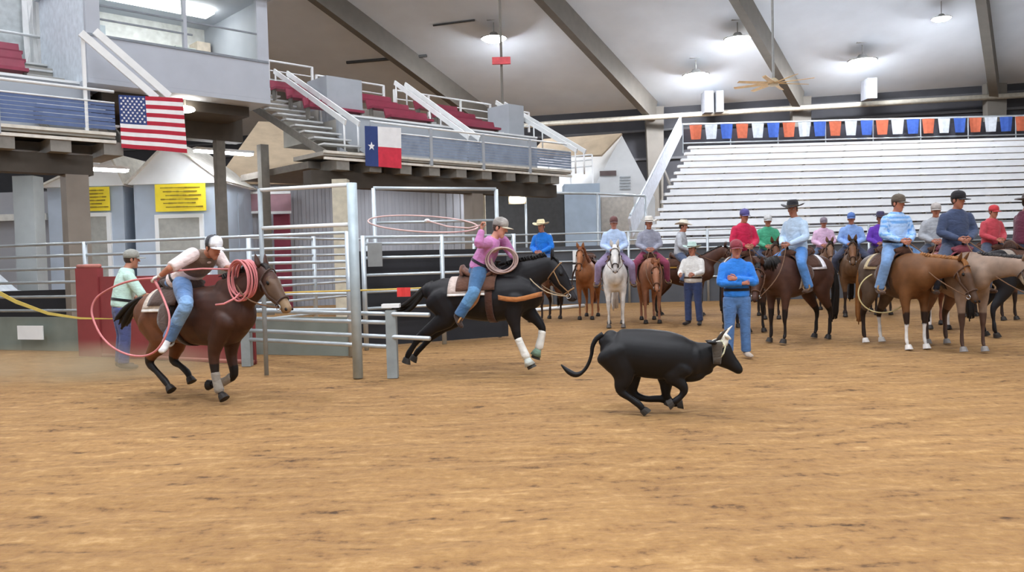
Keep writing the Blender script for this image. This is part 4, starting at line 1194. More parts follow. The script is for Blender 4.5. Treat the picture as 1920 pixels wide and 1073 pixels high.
# ------------------------------------------------------------------ buildings under and behind the grandstand
SIDING = mat('white_siding', '#eceff0', .7, 0, .04, 2)
BLUEG = mat('blue_grey_wall', '#b4c2d2', .75, 0, .08, 1.5)
TAN = mat('tan_roof', '#b9a68c', .85, 0, .12, 2)
YEL = mat('yellow_banner', '#f0d832', .7, 0, .06, 3)
INK = mat('faded_ink', '#8a7420', .8)
def stall(label, px0, px1, pxa, d, ze, zp, label_b, bpx, bpy, door, rightslope):
    """gabled stall front: lower wall, white gable, banner"""
    x0, x1 = hp(px0, ze, d).x, hp(px1, ze, d).x; xa = hp(pxa, zp, d).x
    t = thing('gabled_stall', label, 'building', V(((x0+x1)/2, d+1.5, 0)))
    m = MB(); m.box(((x0+x1)/2, d+1.5, ze/2), x1-x0, 3, ze); part('lower_wall', m, BLUEG, t)
    m = MB(); fs = [V((x0-.15, d-.12, ze)), V((x1+.15, d-.12, ze)), V((xa, d-.12, zp))]; bk = [p+V((0, 3.2, 0)) for p in fs]
    m.add(fs+bk, [(0, 1, 2), (5, 4, 3), (0, 3, 4, 1), (1, 4, 5, 2), (2, 5, 3, 0)]); part('gable', m, SIDING, t)
    m = MB()
    for a, b in ((fs[0], fs[2]), (fs[2], fs[1])): m.sheet([[a+V((0, -.1, .03)), a+V((0, 3.3, .03))], [b+V((0, -.1, .03)), b+V((0, 3.3, .03))]], .06)
    part('roof', m, mat('pale_roof', '#cfccc2', .8), t)
    dx0, dx1, dzt = hp(door[0], 2, d).x, hp(door[1], 2, d).x, P(door[0], door[2], d).z
    m = MB(); m.box(((dx0+dx1)/2, d-.04, dzt/2), dx1-dx0, .06, dzt); dr = part('door', m, mat('grey_door', '#a3a49e', .7), t)
    m = MB(); m.box((dx0-.06, d-.05, dzt/2), .12, .1, dzt); m.box((dx1+.06, d-.05, dzt/2), .12, .1, dzt); m.box(((dx0+dx1)/2, d-.05, dzt+.06), dx1-dx0+.24, .1, .12); part('door_frame', m, SIDING, t)
    # banner
    a, b = P(bpx[0], bpy[0], d-.2), P(bpx[1], bpy[1], d-.2); m = MB()
    m.sheet([[V((a.x+(b.x-a.x)*i/6, d-.2+.02*math.sin(i), a.z+(b.z-a.z)*j/3)) for i in range(7)] for j in range(4)], .015)
    bt_ = thing('banner', label_b, 'banner', V(((a.x+b.x)/2, d-.2, b.z))); part('cloth', m, YEL, bt_)
    m = MB(); rng = random.Random(int(a.x*10)); n = 6
    for r in range(n):
        m = MB()
        z = a.z+(b.z-a.z)*(.14+.14*r); x = a.x+(b.x-a.x)*(.12+.05*(r % 3)); xe = a.x+(b.x-a.x)*(.9-.06*((r+1) % 3))
        m.box((x, d-.235, z), .02, .008, .03)
        while x < xe:
            wd = rng.uniform(.05, .16); m.box((x+wd/2, d-.235, z), wd, .008, rng.uniform(.02, .045)); x += wd*.98
        part('lettering_line', m, INK, bt_)
stall('pale blue-grey stall with white gable under the left deck, behind the taupe column', 88, 230, 210, 25.5, P(100, 352, 25.5).z, P(200, 290, 25.5).z,
      'yellow banner with faded lettering on the stall left of the taupe column', (137, 207), (352, 395), (165, 205, 407), False)
stall('pale blue-grey stall with white gable under the striped flag', 250, 414, 320, 25.5, P(330, 345, 25.5).z, P(320, 268, 25.5).z,
      'yellow banner with faded lettering on the stall below the striped flag', (290, 387), (346, 395), (302, 378, 410), True)
m = MB(); q0, q1 = hp(418, 2, 27), hp(450, 2, 27); m.box(((q0.x+q1.x)/2, 27.3, 2.0), q1.x-q0.x, .6, 4.0); single('corner_pier', m, BLUEG, 'pale blue-grey pier right of the stall under the striped flag', 'pier')
CORR = mat('corrugated_grey', '#a5a8b0', .6, .1, .06, 1.5)
a, b = hp(452, 2, 28.5), hp(885, 2, 31.5); m = MB(); n = 60
h_ = P(600, 345, 29.5).z
for i in range(n):
    p_ = a.lerp(b, i/n); q_ = a.lerp(b, (i+1)/n); p_.z = q_.z = h_/2; m.beam(p_+V((0, -.025 if i % 2 else 0, 0)), q_+V((0, -.025 if i % 2 else 0, 0)), .12, h_)
p_ = a.copy(); q_ = b.copy(); p_.z = q_.z = h_/2; m.beam(p_+V((0, .08, 0)), q_+V((0, .08, 0)), .1, h_)
t = thing('corrugated_building', 'long grey corrugated building under the right deck with a tan roof', 'building', V((a.x, a.y, 0)))
part('wall', m, CORR, t)
m = MB(); r0_, r1_ = V((a.x-.6, a.y-.5, h_)), V((b.x, b.y-.5, h_)); rise = V((0, 5, 2.9)); m.sheet([[r0_, r0_+rise], [r1_, r1_+rise]], .12); part('roof', m, TAN, t)
m = MB(); q = P(530, 400, 28.7); d0, d1 = P(514, 400, 28.7), P(546, 400, 28.9); m.box(((d0.x+d1.x)/2, 28.65, P(530, 402, 28.7).z/2), d1.x-d0.x, .15, P(530, 402, 28.7).z); part('maroon_door', m, mat('maroon_door', '#8a3346', .6), t)
MS = mat('maroon_sign', '#a8828c', .7, 0, .1, 3)
for px, lb in (((458, 492), 'faded maroon and white sign left of the booth posts on the corrugated wall'), ((505, 546), 'faded maroon and white sign above the maroon door')):
    a_, b_ = P(px[0], 362, 28.4), P(px[1], 398, 28.4); t2 = thing('wall_sign', lb, 'sign', V(((a_.x+b_.x)/2, 28.4, b_.z))); m = MB(); m.box(((a_.x+b_.x)/2, 28.42, (a_.z+b_.z)/2), b_.x-a_.x, .03, a_.z-b_.z); part('sign_board', m, MS, t2)
    m = MB()
    for zz in (a_.z, b_.z): m.box(((a_.x+b_.x)/2, 28.39, zz), b_.x-a_.x, .03, .09)
    part('border_strip', m, WHITE, t2)
m = MB(); q0, q1 = hp(626, 2, 22.4), hp(654, 2, 22.4); m.box(((q0.x+q1.x)/2, 22.6, 1.95), q1.x-q0.x, .4, 3.9); single('cream_pillar', m, mat('cream_pillar', '#cfc8b4', .8), 'cream pillar just left of the tall chute post', 'pillar')
m = MB(); q0, q1 = hp(880, 2, 29.5), hp(912, 2, 29.5); m.box(((q0.x+q1.x)/2, 29.6, 2.2), q1.x-q0.x, .5, 4.4); single('cream_pillar', m, mat('cream_pillar', '#cfc8b4', .8), 'cream pillar behind the raised hand of the pink-shirted rider', 'pillar')
# recess right of it, its shade painted as a dark sheet, and glowing light
m = MB(); m.beam(hp(905, 2.2, 34)+V((0, 0, 0)), hp(1075, 2.2, 35.5), .2, 4.4); single('dark_panel', m, mat('recess_shade', '#4e4f50', .8), 'dark sheet painting the recess shade under the right end of the deck, behind the glowing wall light', 'panel')
q = P(970, 374, 30); t = thing('wall_light', 'rounded rectangular glowing light under the right end of the deck', 'light', q)
m = MB(); m.loft([[q+V((.3*sx*abs(math.cos(g))**.5*(1 if math.cos(g) > 0 else -1), y, .14*sx*abs(math.sin(g))**.5*(1 if math.sin(g) > 0 else -1))) for g in [2*math.pi*i/20 for i in range(20)]] for y, sx in ((-.1, .8), (-.06, 1), (.02, 1))]); part('lens', m, mat('wall_light_glow', '#fff4d8', .5, emit=18), t)
m = MB(); m.beam(q+V((0, .05, 0)), q+V((0, .05, 1.2)), .06, .06, (1, 0, 0)); m.box(q+V((0, .08, 0)), .66, .1, .34); part('bracket', m, STEEL, t)
# round cream lamp shade glows behind left flag
q = P(347, 205, 21.5); t = thing('round_light', 'small round glowing light beside the upper right corner of the striped flag', 'light', q)
m = MB(); m.ell(q, (V((.26, 0, 0)), V((0, .26, 0)), V((0, 0, .09)))); part('diffuser', m, mat('soft_lamp_glow', '#fffbf0', .5, emit=16), t, True)
m = MB(); m.tube([q+V((0, 0, .05)), q+V((0, 0, .5))], .03, 6); part('stem', m, STEEL, t)
# white gabled house at the end
t = thing('gabled_house', 'white sided house with a pointed gable and tan roof left of the bleacher', 'building', hp(1150, 0, 38))
D = 37.0; pk = P(1166, 254, D); er = P(1228, 372, D); el = P(1108, 330, D)
wl, wr = el.x, er.x; m = MB()
ze = er.z
fs = [V((wl-.2, D, 0)), V((wr, D, 0)), V((wr, D, ze)), V((pk.x, D, pk.z)), V((wl-.2, D, ze))]; bk = [p+V((-3.4, 5, 0)) for p in fs]
m.add(fs+bk, [(0, 1, 2, 3, 4), (9, 8, 7, 6, 5)]+[(i, i+5, (i+1) % 5+5, (i+1) % 5) for i in range(5)]); part('wall', m, SIDING, t)
m = MB(); off = V((-7.5, 4.0, 0))
tl_, tr_ = P(1020, 262, 39), pk+V((0, -.1, .05)); bl_, br_ = P(990, 296, 38.5), P(1128, 292, 36.6)
m.sheet([[bl_, tl_], [br_, tr_]], .1); part('roof', m, TAN, t)
m = MB(); q = P(1140, 325, D-.05); m.box(q, .75, .08, .22); part('gable_window', m, mat('dark_window', '#6a5a58', .5), t)
m = MB()
for i in range(5): m.box(P(1172, 332+i*5.5, D-.05), .5, .06, .05)
part('gable_vent', m, mat('vent_grey', '#b9bfc4', .6), t)
m = MB(); a_, b_ = P(1127, 370, D-.12), P(1190, 470, D-.12); m.box(((a_.x+b_.x)/2, D-.06, a_.z/2), b_.x-a_.x, .1, a_.z); part('beige_door', m, mat('beige_door', '#d2cbc0', .75), t)
m = MB(); a_, b_ = P(1058, 345, 35), P(1125, 345, 35); m.box(((a_.x+b_.x)/2, 35.8, a_.z/2), b_.x-a_.x, 1.4, a_.z); t = single('metal_shed', m, mat('shed_blue', '#aebfd0', .6, .1, .08, 2), 'pale blue metal shed in front of the white gabled house', 'shed')
m = MB(); m.tube([P(985, 362, 33), P(1120, 363, 32.5), P(1210, 368, 32)], .05, 8)
for p in (P(985, 362, 33), P(1120, 363, 32.5), P(1210, 368, 32)): m.tube([p, V((p.x, p.y, 0))], .05, 8)
single('overhead_frame', m, GALV, 'dark overhead pipe frame in front of the pale blue shed', 'frame', None, True)
m = MB(); a_, b_ = P(1028, 298, 36), P(1110, 290, 36); 
for dz_ in (0, -.22, -.5): m.tube([a_+V((0, 0, dz_)), b_+V((0, 0, dz_))], .035, 8)
for f in (0, .5, 1): q = a_.lerp(b_, f); m.tube([q, V((q.x, q.y, 0))], .04, 8)
single('landing_rail', m, WHITE, 'white railing between the right deck and the gabled house', 'railing', None, True)
m = MB(); a_, b_ = hp(-80, 2, 26.8), hp(92, 2, 26.8); m.box(((a_.x+b_.x)/2, 27, 2.1), b_.x-a_.x, .2, 4.2)
t = thing('back_wall_panel', 'grey wall panel under the left deck at the picture edge', 'wall', V(((a_.x+b_.x)/2, 27, 0))); part('panel', m, mat('mid_grey_wall', '#9a9ca2', .8, 0, .08, 1), t)
m = MB(); m.box(((a_.x+b_.x)/2, 26.8, P(20, 408, 26.8).z), b_.x-a_.x, .1, .22); part('pale_rail', m, mat('pale_rail', '#d4d4ce', .7), t)
m = MB(); a_, b_ = hp(40, 2, 22.5), hp(78, 2, 22.5); m.box(((a_.x+b_.x)/2, 22.5, 2.1), b_.x-a_.x, .5, 4.2); single('grey_pillar', m, mat('grey_pillar', '#8a8e8e', .85, 0, .08, 2), 'grey square pillar under the left deck near the picture edge', 'pillar')
# parked vehicle cut by the left edge
t = thing('parked_car', 'pale grey parked car cut by the left edge behind the fence', 'car', hp(-20, 0, 21))
q = hp(-25, 0, 21.0); m = MB()
m.loft([[q+V((x, -.85, z)) for x, z in prof] for prof in [[(-2.2, .35), (.95, .35), (1.0, .6), (.92, .95), (.35, 1.05), (-.15, 1.52), (-1.5, 1.55), (-2.2, 1.1)]]] + [[q+V((x, .85, z)) for x, z in [(-2.2, .35), (.95, .35), (1.0, .6), (.92, .95), (.35, 1.05), (-.15, 1.52), (-1.5, 1.55), (-2.2, 1.1)]]]); part('car_body', m, mat('car_paint', '#c6ccd2', .25, .3), t)
m = MB(); m.box8([q+V(p) for p in ((-1.4, -.87, 1.08), (.15, -.87, 1.08), (.15, .87, 1.08), (-1.4, .87, 1.08), (-1.3, -.87, 1.46), (-.2, -.87, 1.46), (-.2, .87, 1.46), (-1.3, .87, 1.46))]); part('side_window', m, mat('car_glass', '#46505a', .1), t)
for x in (.45, -1.6):
    m = MB(); m.loft([[q+V((x+.33*math.cos(g), y, .34+.33*math.sin(g))) for g in [2*math.pi*i/20 for i in range(20)]] for y in (-.9, -.68)]); part('wheel', m, BLACK, t)
# low screen behind the left fence, black to paint darkness below the stands
m = MB(); a_, b_ = hp(-60, .6, 19), hp(400, .6, 19.5); m.beam(V((a_.x, a_.y, .55)), V((b_.x, b_.y, .55)), .08, 1.1); single('black_sheeting', m, BLACK, 'black low screen, also painting the darkness under the stands, behind the long pipe fence at the left', 'panel')
#__MORE__
# ------------------------------------------------------------------ figures placed in their own vertical plane
class Plane:
    def __init__(s, O, deg):
        a = math.radians(deg); s.O = V(O); s.f = V((math.cos(a), -math.sin(a), 0)); s.l = V((0, 0, 1)).cross(s.f)
    def __call__(s, px, py, lat=0.0):
        r = ray(px, py); t = ((s.O - CAMP).dot(s.l) + lat)/r.dot(s.l); return CAMP + r*t
def leg(pl, lat, pts, fwd, front, **k):
    wd = [(.11, .17), (.085, .115), (.06, .075), (.047, .054), (.032, .037), (.039, .043), (.033, .036)] if front else [(.14, .24), (.11, .165), (.072, .095), (.046, .062), (.034, .04), (.041, .046), (.034, .037)]
    P_ = [(pl(x, y, lat), a, b) for (x, y), (a, b) in zip(pts, wd)]
    d = dict(pts=P_, fwd=fwd, front=front); d.update(k)
    if 'end' in k: d['dir'] = pl(k['end'][0], k['end'][1], lat) - P_[-1][0]
    return d

# ---- black galloping horse and the pink-shirted rider
pl = Plane(hp(940, 0, 11.0), 12)
H = dict(lat=pl.l, hlat=pl.l, k=1.0, fwd=pl.f, base=V((pl.O.x, pl.O.y, 0)))
s_ = 11.0/FP
H['trunk'] = [(pl(x, y), w_, h_*s_) for x, y, w_, h_ in ((808, 546, .13, 18), (826, 551, .22, 31), (850, 556, .26, 35), (885, 561, .275, 39), (920, 561, .28, 43), (953, 556, .255, 45), (979, 552, .21, 39), (999, 554, .15, 26))]
H['neck'] = [(pl(x, y), w_, h_*s_) for x, y, w_, h_ in ((956, 533, .14, 36), (984, 519, .105, 31), (1008, 509, .085, 25), (1028, 499, .074, 20))]
H['head'] = [(pl(x, y), w_, h_*s_) for x, y, w_, h_ in ((1030, 493, .07, 13), (1040, 508, .085, 18), (1052, 526, .08, 16.5), (1062, 541, .06, 11.5), (1070, 552, .05, 9), (1075, 559, .05, 8))]
H['legs'] = [leg(pl, -.16, [(826, 560), (840, 592), (813, 613), (785, 635), (776, 648), (767, 662), (763, 671)], pl.f, False, end=(760, 681)),
             leg(pl, .16, [(832, 560), (852, 592), (829, 613), (806, 633), (796, 646), (784, 658), (778, 667)], pl.f, False, end=(772, 676)),
             leg(pl, -.15, [(962, 560), (962, 592), (966, 612), (970, 632), (977, 648), (986, 668), (992, 681)], pl.f, True, end=(998, 693), boot='#e6e4dc', bell='#c9cfc8'),
             leg(pl, .15, [(972, 560), (992, 587), (1006, 600), (1017, 617), (1015, 633), (1011, 650), (1006, 662)], pl.f, True, end=(1002, 674), boot='#e6e4dc', bell='#7f9a86')]
H['tail'] = [pl(x, y) for x, y in ((811, 530), (797, 543), (781, 562), (765, 578), (746, 586))]
H['sad'] = (Frame(pl(905, 562), pl(935, 560)-pl(880, 562)), .278, .305)
Rh = dict(lat=pl.l, hf=(pl.f + V((0, 0, -.22)) + pl.l*-.12).normalized(), hu=V((pl.f.x*.2, 0, 1)).normalized(), pel=pl(898, 505), nb=pl(925, 450), head=pl(937, 428),
          shR=pl(914, 456, -.18), shL=pl(944, 452, .18), elR=pl(897, 457, -.42), wrR=pl(903, 433, -.36), elL=pl(958, 474, .22), wrL=pl(965, 484, .07),
          hipR=pl(899, 508, -.1), hipL=pl(899, 508, .1), knR=pl(887, 550, -.4), knL=pl(887, 550, .4), anR=pl(861, 592, -.42), anL=pl(861, 592, .42), toR=pl(868, 609, -.47), toL=pl(868, 609, .47),
          hdR=V((0, 0, 1)), hnR=pl.f, htR=pl.l, hdL=(pl.f+V((0, 0, -.1))), hnL=V((0, 0, -1)), htL=-pl.l, curl=1.1)
chest = [pl(934, 558, -.31), pl(950, 561, -.31), pl(968, 562, -.3), pl(985, 559, -.275), pl(1000, 555, -.22), pl(1012, 552, -.13), pl(1018, 551, 0), pl(1014, 551, .12), pl(1002, 553, .22), pl(980, 559, .28), pl(950, 561, .31)]
horse('black galloping horse with tan breast collar and white front leg boots', H, dict(body='#161417', leg='#0f0d0f', mane='#0f0d0e', muzzle='#2c292b', tail='#16120f', tack='#8a6844', hoof='#3a3632', pad='#c4b2a8', pad2='#e6e2dc', leather='#5a3a2a', seat='#6a4636',
      fender='#8a5a34', stirrup='#a77b4c', collar='#b0713f', collar_pts=chest, girth='#4a2c20', rein=pl(967, 486, .05), reinc='#b8a588', ear=1.0, sag=.9), vox=.014, wind=1.0, foot={-1: pl(862, 603, -.43), 1: pl(862, 603, .43)})
rid = person('person in pink shirt and grey cap swinging a rope on a black horse', Rh, dict(shirt='#c47fb4', pants='#3f6389', pants2='#5e8bb4', boots='#3a2a22', hat='cap', hatc='#a8a29c', hatb='#8f8a84', bill='#c9c0a8', skin='#c98f78', base=pl(898, 515), gloveL='#e8e4e0', belt='#2a2430'), vox=.012)
# swung loop and the coils
ROPEW = mat('pale_rope', '#d8b8b4', .8)
hand = pl(903, 422, -.36)
t = thing('swung_rope', 'pale roping loop circling behind the raised hand of the pink-shirted rider', 'rope', hand)
c0 = P(795, 418, 11.9); m = MB(); pts = []
for i in range(40):
    g = 2*math.pi*i/40; q = P(793 + 103*math.cos(g), 420 + 15*math.sin(g) + 9*math.cos(g)*.6, 11.5 - .62*math.sin(g)); pts.append(q)
m.tube(pts, .011, 7, True); part('loop', m, ROPEW, t, True)
m = MB(); m.tube([hand, P(880, 428, 10.9), P(840, 425, 11.2), P(801, 414, 11.9)], .011, 7); part('strand', m, ROPEW, t, True)
m = MB(); q = P(801, 414, 12.05); m.ell(q, (V((.045, 0, 0)), V((0, .03, 0)), V((0, 0, .03)))); part('honda_knot', m, WHITE, t, True)
def coils(c, rx, rz, n, ax, label, m_, th=.009, seed=1):
    rng = random.Random(seed); t = thing('rope_coil', label, 'rope', c+V((0, 0, -rz)))
    for i in range(n):
        o = ax*((i-n/2)*.018); a = rng.uniform(.86, 1.06); b = rng.uniform(.88, 1.06); tl_ = rng.uniform(-.18, .18); m = MB(); e1 = V((0, 0, 1)).cross(ax).normalized()
        dx = rng.uniform(-.03, .03)
        m.tube([c + o + e1*(rx*a*math.cos(g)+dx) + V((0, 0, rz*b*math.sin(g)+.5*(1-b)*rz)) + ax*tl_*rx*math.cos(g)*.5 for g in [2*math.pi*k/36 for k in range(36)]], th, 7, True)
        part('turn', m, m_, t, True)
    return t
coils(pl(942, 488, -.12), .2, .17, 10, -pl.l, 'greyish rope coils hanging from the left hand of the pink-shirted rider', mat('grey_pink_rope', '#b59c96', .85), .011, 4)

# ---- bay galloping horse and the white-shirted rider at the left
pl = Plane(G(385, 748), 33); pl.O.z = 0
s_ = 9.75/FP
H = dict(lat=pl.l, hlat=pl.l, k=1.0, fwd=pl.f, base=V((pl.O.x, pl.O.y, 0)))
H['trunk'] = [(pl(x, y), w_, h_) for x, y, w_, h_ in ((272, 588, .14, .17), (287, 589, .24, .27), (312, 592, .275, .31), (345, 594, .28, .33), (380, 593, .285, .35), (412, 592, .26, .365), (437, 590, .22, .33), (456, 588, .15, .21))]
H['neck'] = [(pl(x, y), w_, h_) for x, y, w_, h_ in ((428, 568, .155, .3), (450, 553, .125, .245), (470, 538, .1, .2), (488, 524, .085, .165))]
H['head'] = [(pl(x, y), w_, h_) for x, y, w_, h_ in ((490, 511, .075, .1), (502, 526, .09, .13), (514, 546, .085, .122), (525, 561, .064, .088), (533, 572, .054, .068), (538, 579, .054, .06))]
bl_ = '#1a1412'
H['legs'] = [leg(pl, -.16, [(284, 600), (300, 638), (287, 660), (280, 680), (293, 696), (309, 714), (316, 724)], pl.f, False, end=(323, 737)),
             leg(pl, .16, [(300, 600), (330, 638), (329, 658), (325, 676), (338, 686), (351, 698), (355, 707)], pl.f, False, end=(359, 717)),
             leg(pl, -.15, [(420, 600), (406, 640), (401, 666), (403, 696), (406, 714), (411, 731), (415, 739)], pl.f, True, end=(421, 751), boot='#8d8478'),
             leg(pl, .15, [(444, 600), (435, 640), (434, 668), (439, 703), (424, 714), (408, 721), (398, 721)], pl.f, True, end=(385, 720), boot='#9c9284')]
H['tail'] = [pl(x, y) for x, y in ((266, 560), (254, 570), (243, 584), (236, 598), (230, 610))]
H['sad'] = (Frame(pl(348, 594), pl(380, 593)-pl(330, 594)), .285, .335)
Rl = dict(lat=pl.l, hf=(pl.f + V((0, 0, -.25))).normalized(), hu=V((pl.f.x*.25, pl.f.y*.25, 1)).normalized(), pel=pl(338, 527), nb=pl(386, 481), head=pl(400, 465),
          shR=pl(361, 477, -.19), shL=pl(407, 478, .19), elR=pl(322, 501, -.46), wrR=pl(300, 518, -.5), elL=pl(424, 502, .24), wrL=pl(438, 507, .06),
          hipR=pl(341, 532, -.1), hipL=pl(341, 532, .1), knR=pl(349, 572, -.42), knL=pl(349, 572, .42), anR=pl(317, 634, -.44), anL=pl(317, 634, .44), toR=pl(305, 655, -.62), toL=pl(330, 650, .5),
          hdR=pl(286, 522, -.52)-pl(300, 518, -.5), hnR=V((.3, 0, -1)), htR=-pl.l, hdL=(pl.f+V((0, 0, -.1))), hnL=V((0, 0, -1)), htL=-pl.l, curl=1.0)
horse('dark bay galloping horse with black legs carrying the rider in a white shirt', H, dict(body='#4a2c1e', rump='#6a4026', shoulder='#43291f', leg=bl_, mane='#1b1310', muzzle='#8d7458', face='#5a4434', tail='#120d0b', tack='#3a2418', hoof='#2a2522', pad='#cfc0b0', pad2='#e8e4dc', leather='#4a342a',
      seat='#3c2a22', fender='#4b372c', stirrup='#b0a89c', girth='#2a1c16', rein=pl(437, 512, .0), ear=1.3, sag=.5), vox=.014, wind=.8, foot={-1: pl(316, 645, -.46), 1: pl(322, 645, .46)})
person('person in white shirt and two-tone cap leaning forward on a dark bay horse', Rl, dict(shirt='#e9d9d6', sleeve='short', torso_layer='#6f5a4c', pants='#5b7fae', pants2='#7ea3cc', boots='#d8d4d0', hat='cap', hatc='#eef0f4', hatb='#33343a', bill='#e6e8ee', skin='#b5775c', base=pl(338, 540), gloveR='#e6e2d8', belt='#2a2320'), vox=.012)
PINK = mat('pink_rope', '#cf7f80', .75)
coils(pl(457, 525, -.1), .185, .215, 9, -pl.l, 'pink rope coils hanging from the left hand of the white-shirted rider', PINK, .011, 2)
t = thing('lasso', 'pink lasso loop hanging behind the gloved hand of the white-shirted rider', 'rope', pl(286, 524, -.52))
lo = [(287, 522), (255, 525), (225, 533), (198, 546), (180, 560), (172, 580), (176, 602), (190, 630), (212, 652), (240, 665), (268, 668), (290, 660), (306, 640), (316, 614), (317, 590), (309, 566), (300, 545)]
pts = [pl(x, y, -.55 - .25*math.sin(math.pi*i/16)) for i, (x, y) in enumerate(lo)]
pts = [Chain([(p, .01, .01, 0) for p in pts], pl.l, 4).rings()[i][0] for i in range(16*4+1)]
m = MB(); m.tube(pts, .012, 8); part('loop', m, PINK, t, True)
m = MB(); m.tube([pl(300, 545, -.55), pl(292, 530, -.53), pl(286, 522, -.52)], .016, 8); part('honda_knot', m, PINK, t, True)
m = MB(); m.tube([pl(287, 522, -.5), pl(330, 508, -.4), pl(380, 504, -.3), pl(430, 505, -.05)], .01, 7); part('strand', m, PINK, t, True)
m = MB(); m.tube([pl(452, 548, -.12), pl(440, 560, -.26), pl(420, 570, -.33), pl(404, 572, -.38)], .011, 7)
single('rope_end', m, PINK, 'short pink rope end running from the coils to the saddle of the bay horse', 'rope', None, True)

# ---- the running steer
pl = Plane(G(1212, 775), 8); pl.O.z = 0; s_ = 8.05/FP
H = dict(base=V((pl.O.x, pl.O.y, 0)))
t = thing('steer', 'black running steer with short horns and a white horn wrap', 'steer', H['base'])
bk = lin('#131214'); bk2 = lin('#0e0d0f'); mb, ex = MB(), MB()
add_chain(mb, Chain([(pl(x, y), w_, h_*s_, bk) for x, y, w_, h_ in ((1133, 641, .06, 11), (1138, 645, .115, 21), (1146, 650, .165, 31), (1158, 654, .2, 38.5), (1185, 660, .215, 44), (1215, 663, .23, 46), (1250, 667, .22, 45.5), (1275, 672, .185, 42), (1295, 675, .14, 34))], pl.l, 4, 32))
add_chain(mb, Chain([(pl(x, y), w_, h_*s_, bk) for x, y, w_, h_ in ((1283, 672, .12, 38), (1303, 673, .1, 34), (1324, 668, .085, 27), (1341, 661, .074, 20))], pl.l, 3, 16))
HCs = Chain([(pl(x, y), w_, h_*s_, bk2) for x, y, w_, h_ in ((1341, 654, .078, 22), (1351, 663, .088, 24.5), (1361, 673, .072, 19), (1372, 682, .055, 13.5), (1380, 689, .052, 11), (1384, 693, .05, 9))], pl.l, 3, 16); add_chain(mb, HCs)
mb.color(bk).ell(pl(1146, 647), (pl.l*.13, pl.f*.105, V((0, 0, .155)))); mb.color(bk).ell(pl(1190, 700), (pl.l*.04, pl.f*.06, V((0, 0, .045))))
mb.color(bk).ell(pl(1291, 703), (pl.l*.075, pl.f*.17, V((0, 0, .075)))); mb.color(bk).ell(pl(1315, 694), (pl.l*.05, pl.f*.12, V((0, 0, .06))))
def slegs(lat, pts, front, end):
    wd = [(.11, .21), (.09, .155), (.065, .105), (.045, .055), (.032, .038), (.038, .042), (.033, .035)]
    if front: wd = [(.08, .17), (.075, .115), (.055, .075), (.043, .048), (.03, .034), (.036, .04), (.032, .034)]
    add_chain(mb, Chain([(pl(x, y, lat), a*.92, b*.92, bk if i < 3 else bk2) for i, ((x, y), (a, b)) in enumerate(zip(pts, wd))], pl.l, 3, 12))
    p, q = pl(pts[-1][0], pts[-1][1], lat), pl(end[0], end[1], lat); d = (q-p).normalized(); sd = pl.l; fw = d.cross(sd).normalized()
    if fw.dot(pl.f) < 0: fw = -fw
    for o in (-1, 1):
        hv = MB().color('#3a3632'); R = []
        for tt, r in ((0, .026), (.3, .03), (1, .034)): R.append([p + d*tt*.06 + sd*o*.02 + fw*(.01*tt) + fw*r*1.35*math.cos(g*math.pi/5) + sd*r*.62*math.sin(g*math.pi/5) for g in range(10)])
        hv.loft(R); part('hoof', hv, COAT, t)
slegs(-.13, [(1152, 663), (1166, 690), (1168, 712), (1163, 732), (1180, 746), (1197, 758), (1205, 767)], False, (1213, 777))
slegs(.13, [(1158, 660), (1180, 690), (1183, 714), (1187, 738), (1210, 748), (1236, 748), (1247, 752)], False, (1259, 758))
slegs(-.12, [(1272, 686), (1262, 704), (1273, 716), (1283, 730), (1278, 742), (1268, 751), (1262, 754)], True, (1254, 758))
slegs(.12, [(1268, 680), (1250, 704), (1249, 720), (1249, 740), (1256, 750), (1264, 757), (1269, 758)], True, (1277, 757))
for s in (1, -1):
    b_ = pl(1342, 643, .08*s); leaf(ex.color(bk2), b_, (-pl.f*.75 + pl.l*.7*s + V((0, 0, .12))).normalized(), V((0, 0, 1)), .13, .045)
    ex.color('#050404').ell(pl(1357, 658, .078*s), (pl.l*.014, pl.f*.02, V((0, 0, .018))), 10, 7)
    ex.color('#050404').ell(pl(1384, 687, .034*s), (pl.l*.012, pl.f*.012, V((0, 0, .014))), 8, 6)
part('body', fuse(mb, .011, 10, ex), COAT, t, True)
m = MB().color(bk2); tp = [(1131, 627), (1118, 636), (1111, 650), (1109, 665), (1103, 683), (1093, 697), (1080, 703), (1066, 697), (1052, 684)]
tp = [Chain([(pl(x, y), .01, .01, 0) for x, y in tp], pl.l, 4).rings()[i][0] for i in range(8*4+1)]
m.tube(tp, [.03 - .012*min(1, i/12) + (.012*math.sin(math.pi*(i-20)/12) if i > 20 else 0) - (.012*(i-28)/4 if i > 28 else 0) for i in range(33)], 9)
part('tail', m, COAT, t, True)
for s, c, pts in ((-1, '#4a4440', [(1346, 640), (1350, 632), (1356, 624), (1364, 617)]), (1, '#cfc6b8', [(1352, 637), (1357, 629), (1364, 620), (1373, 611)])):
    m = MB().color(c); q = [pl(x, y, s*(.06+.03*i)) for i, (x, y) in enumerate(pts)]; m.tube(q, [.024, .02, .014, .004], 9); part('horn', m, COAT, t, True)
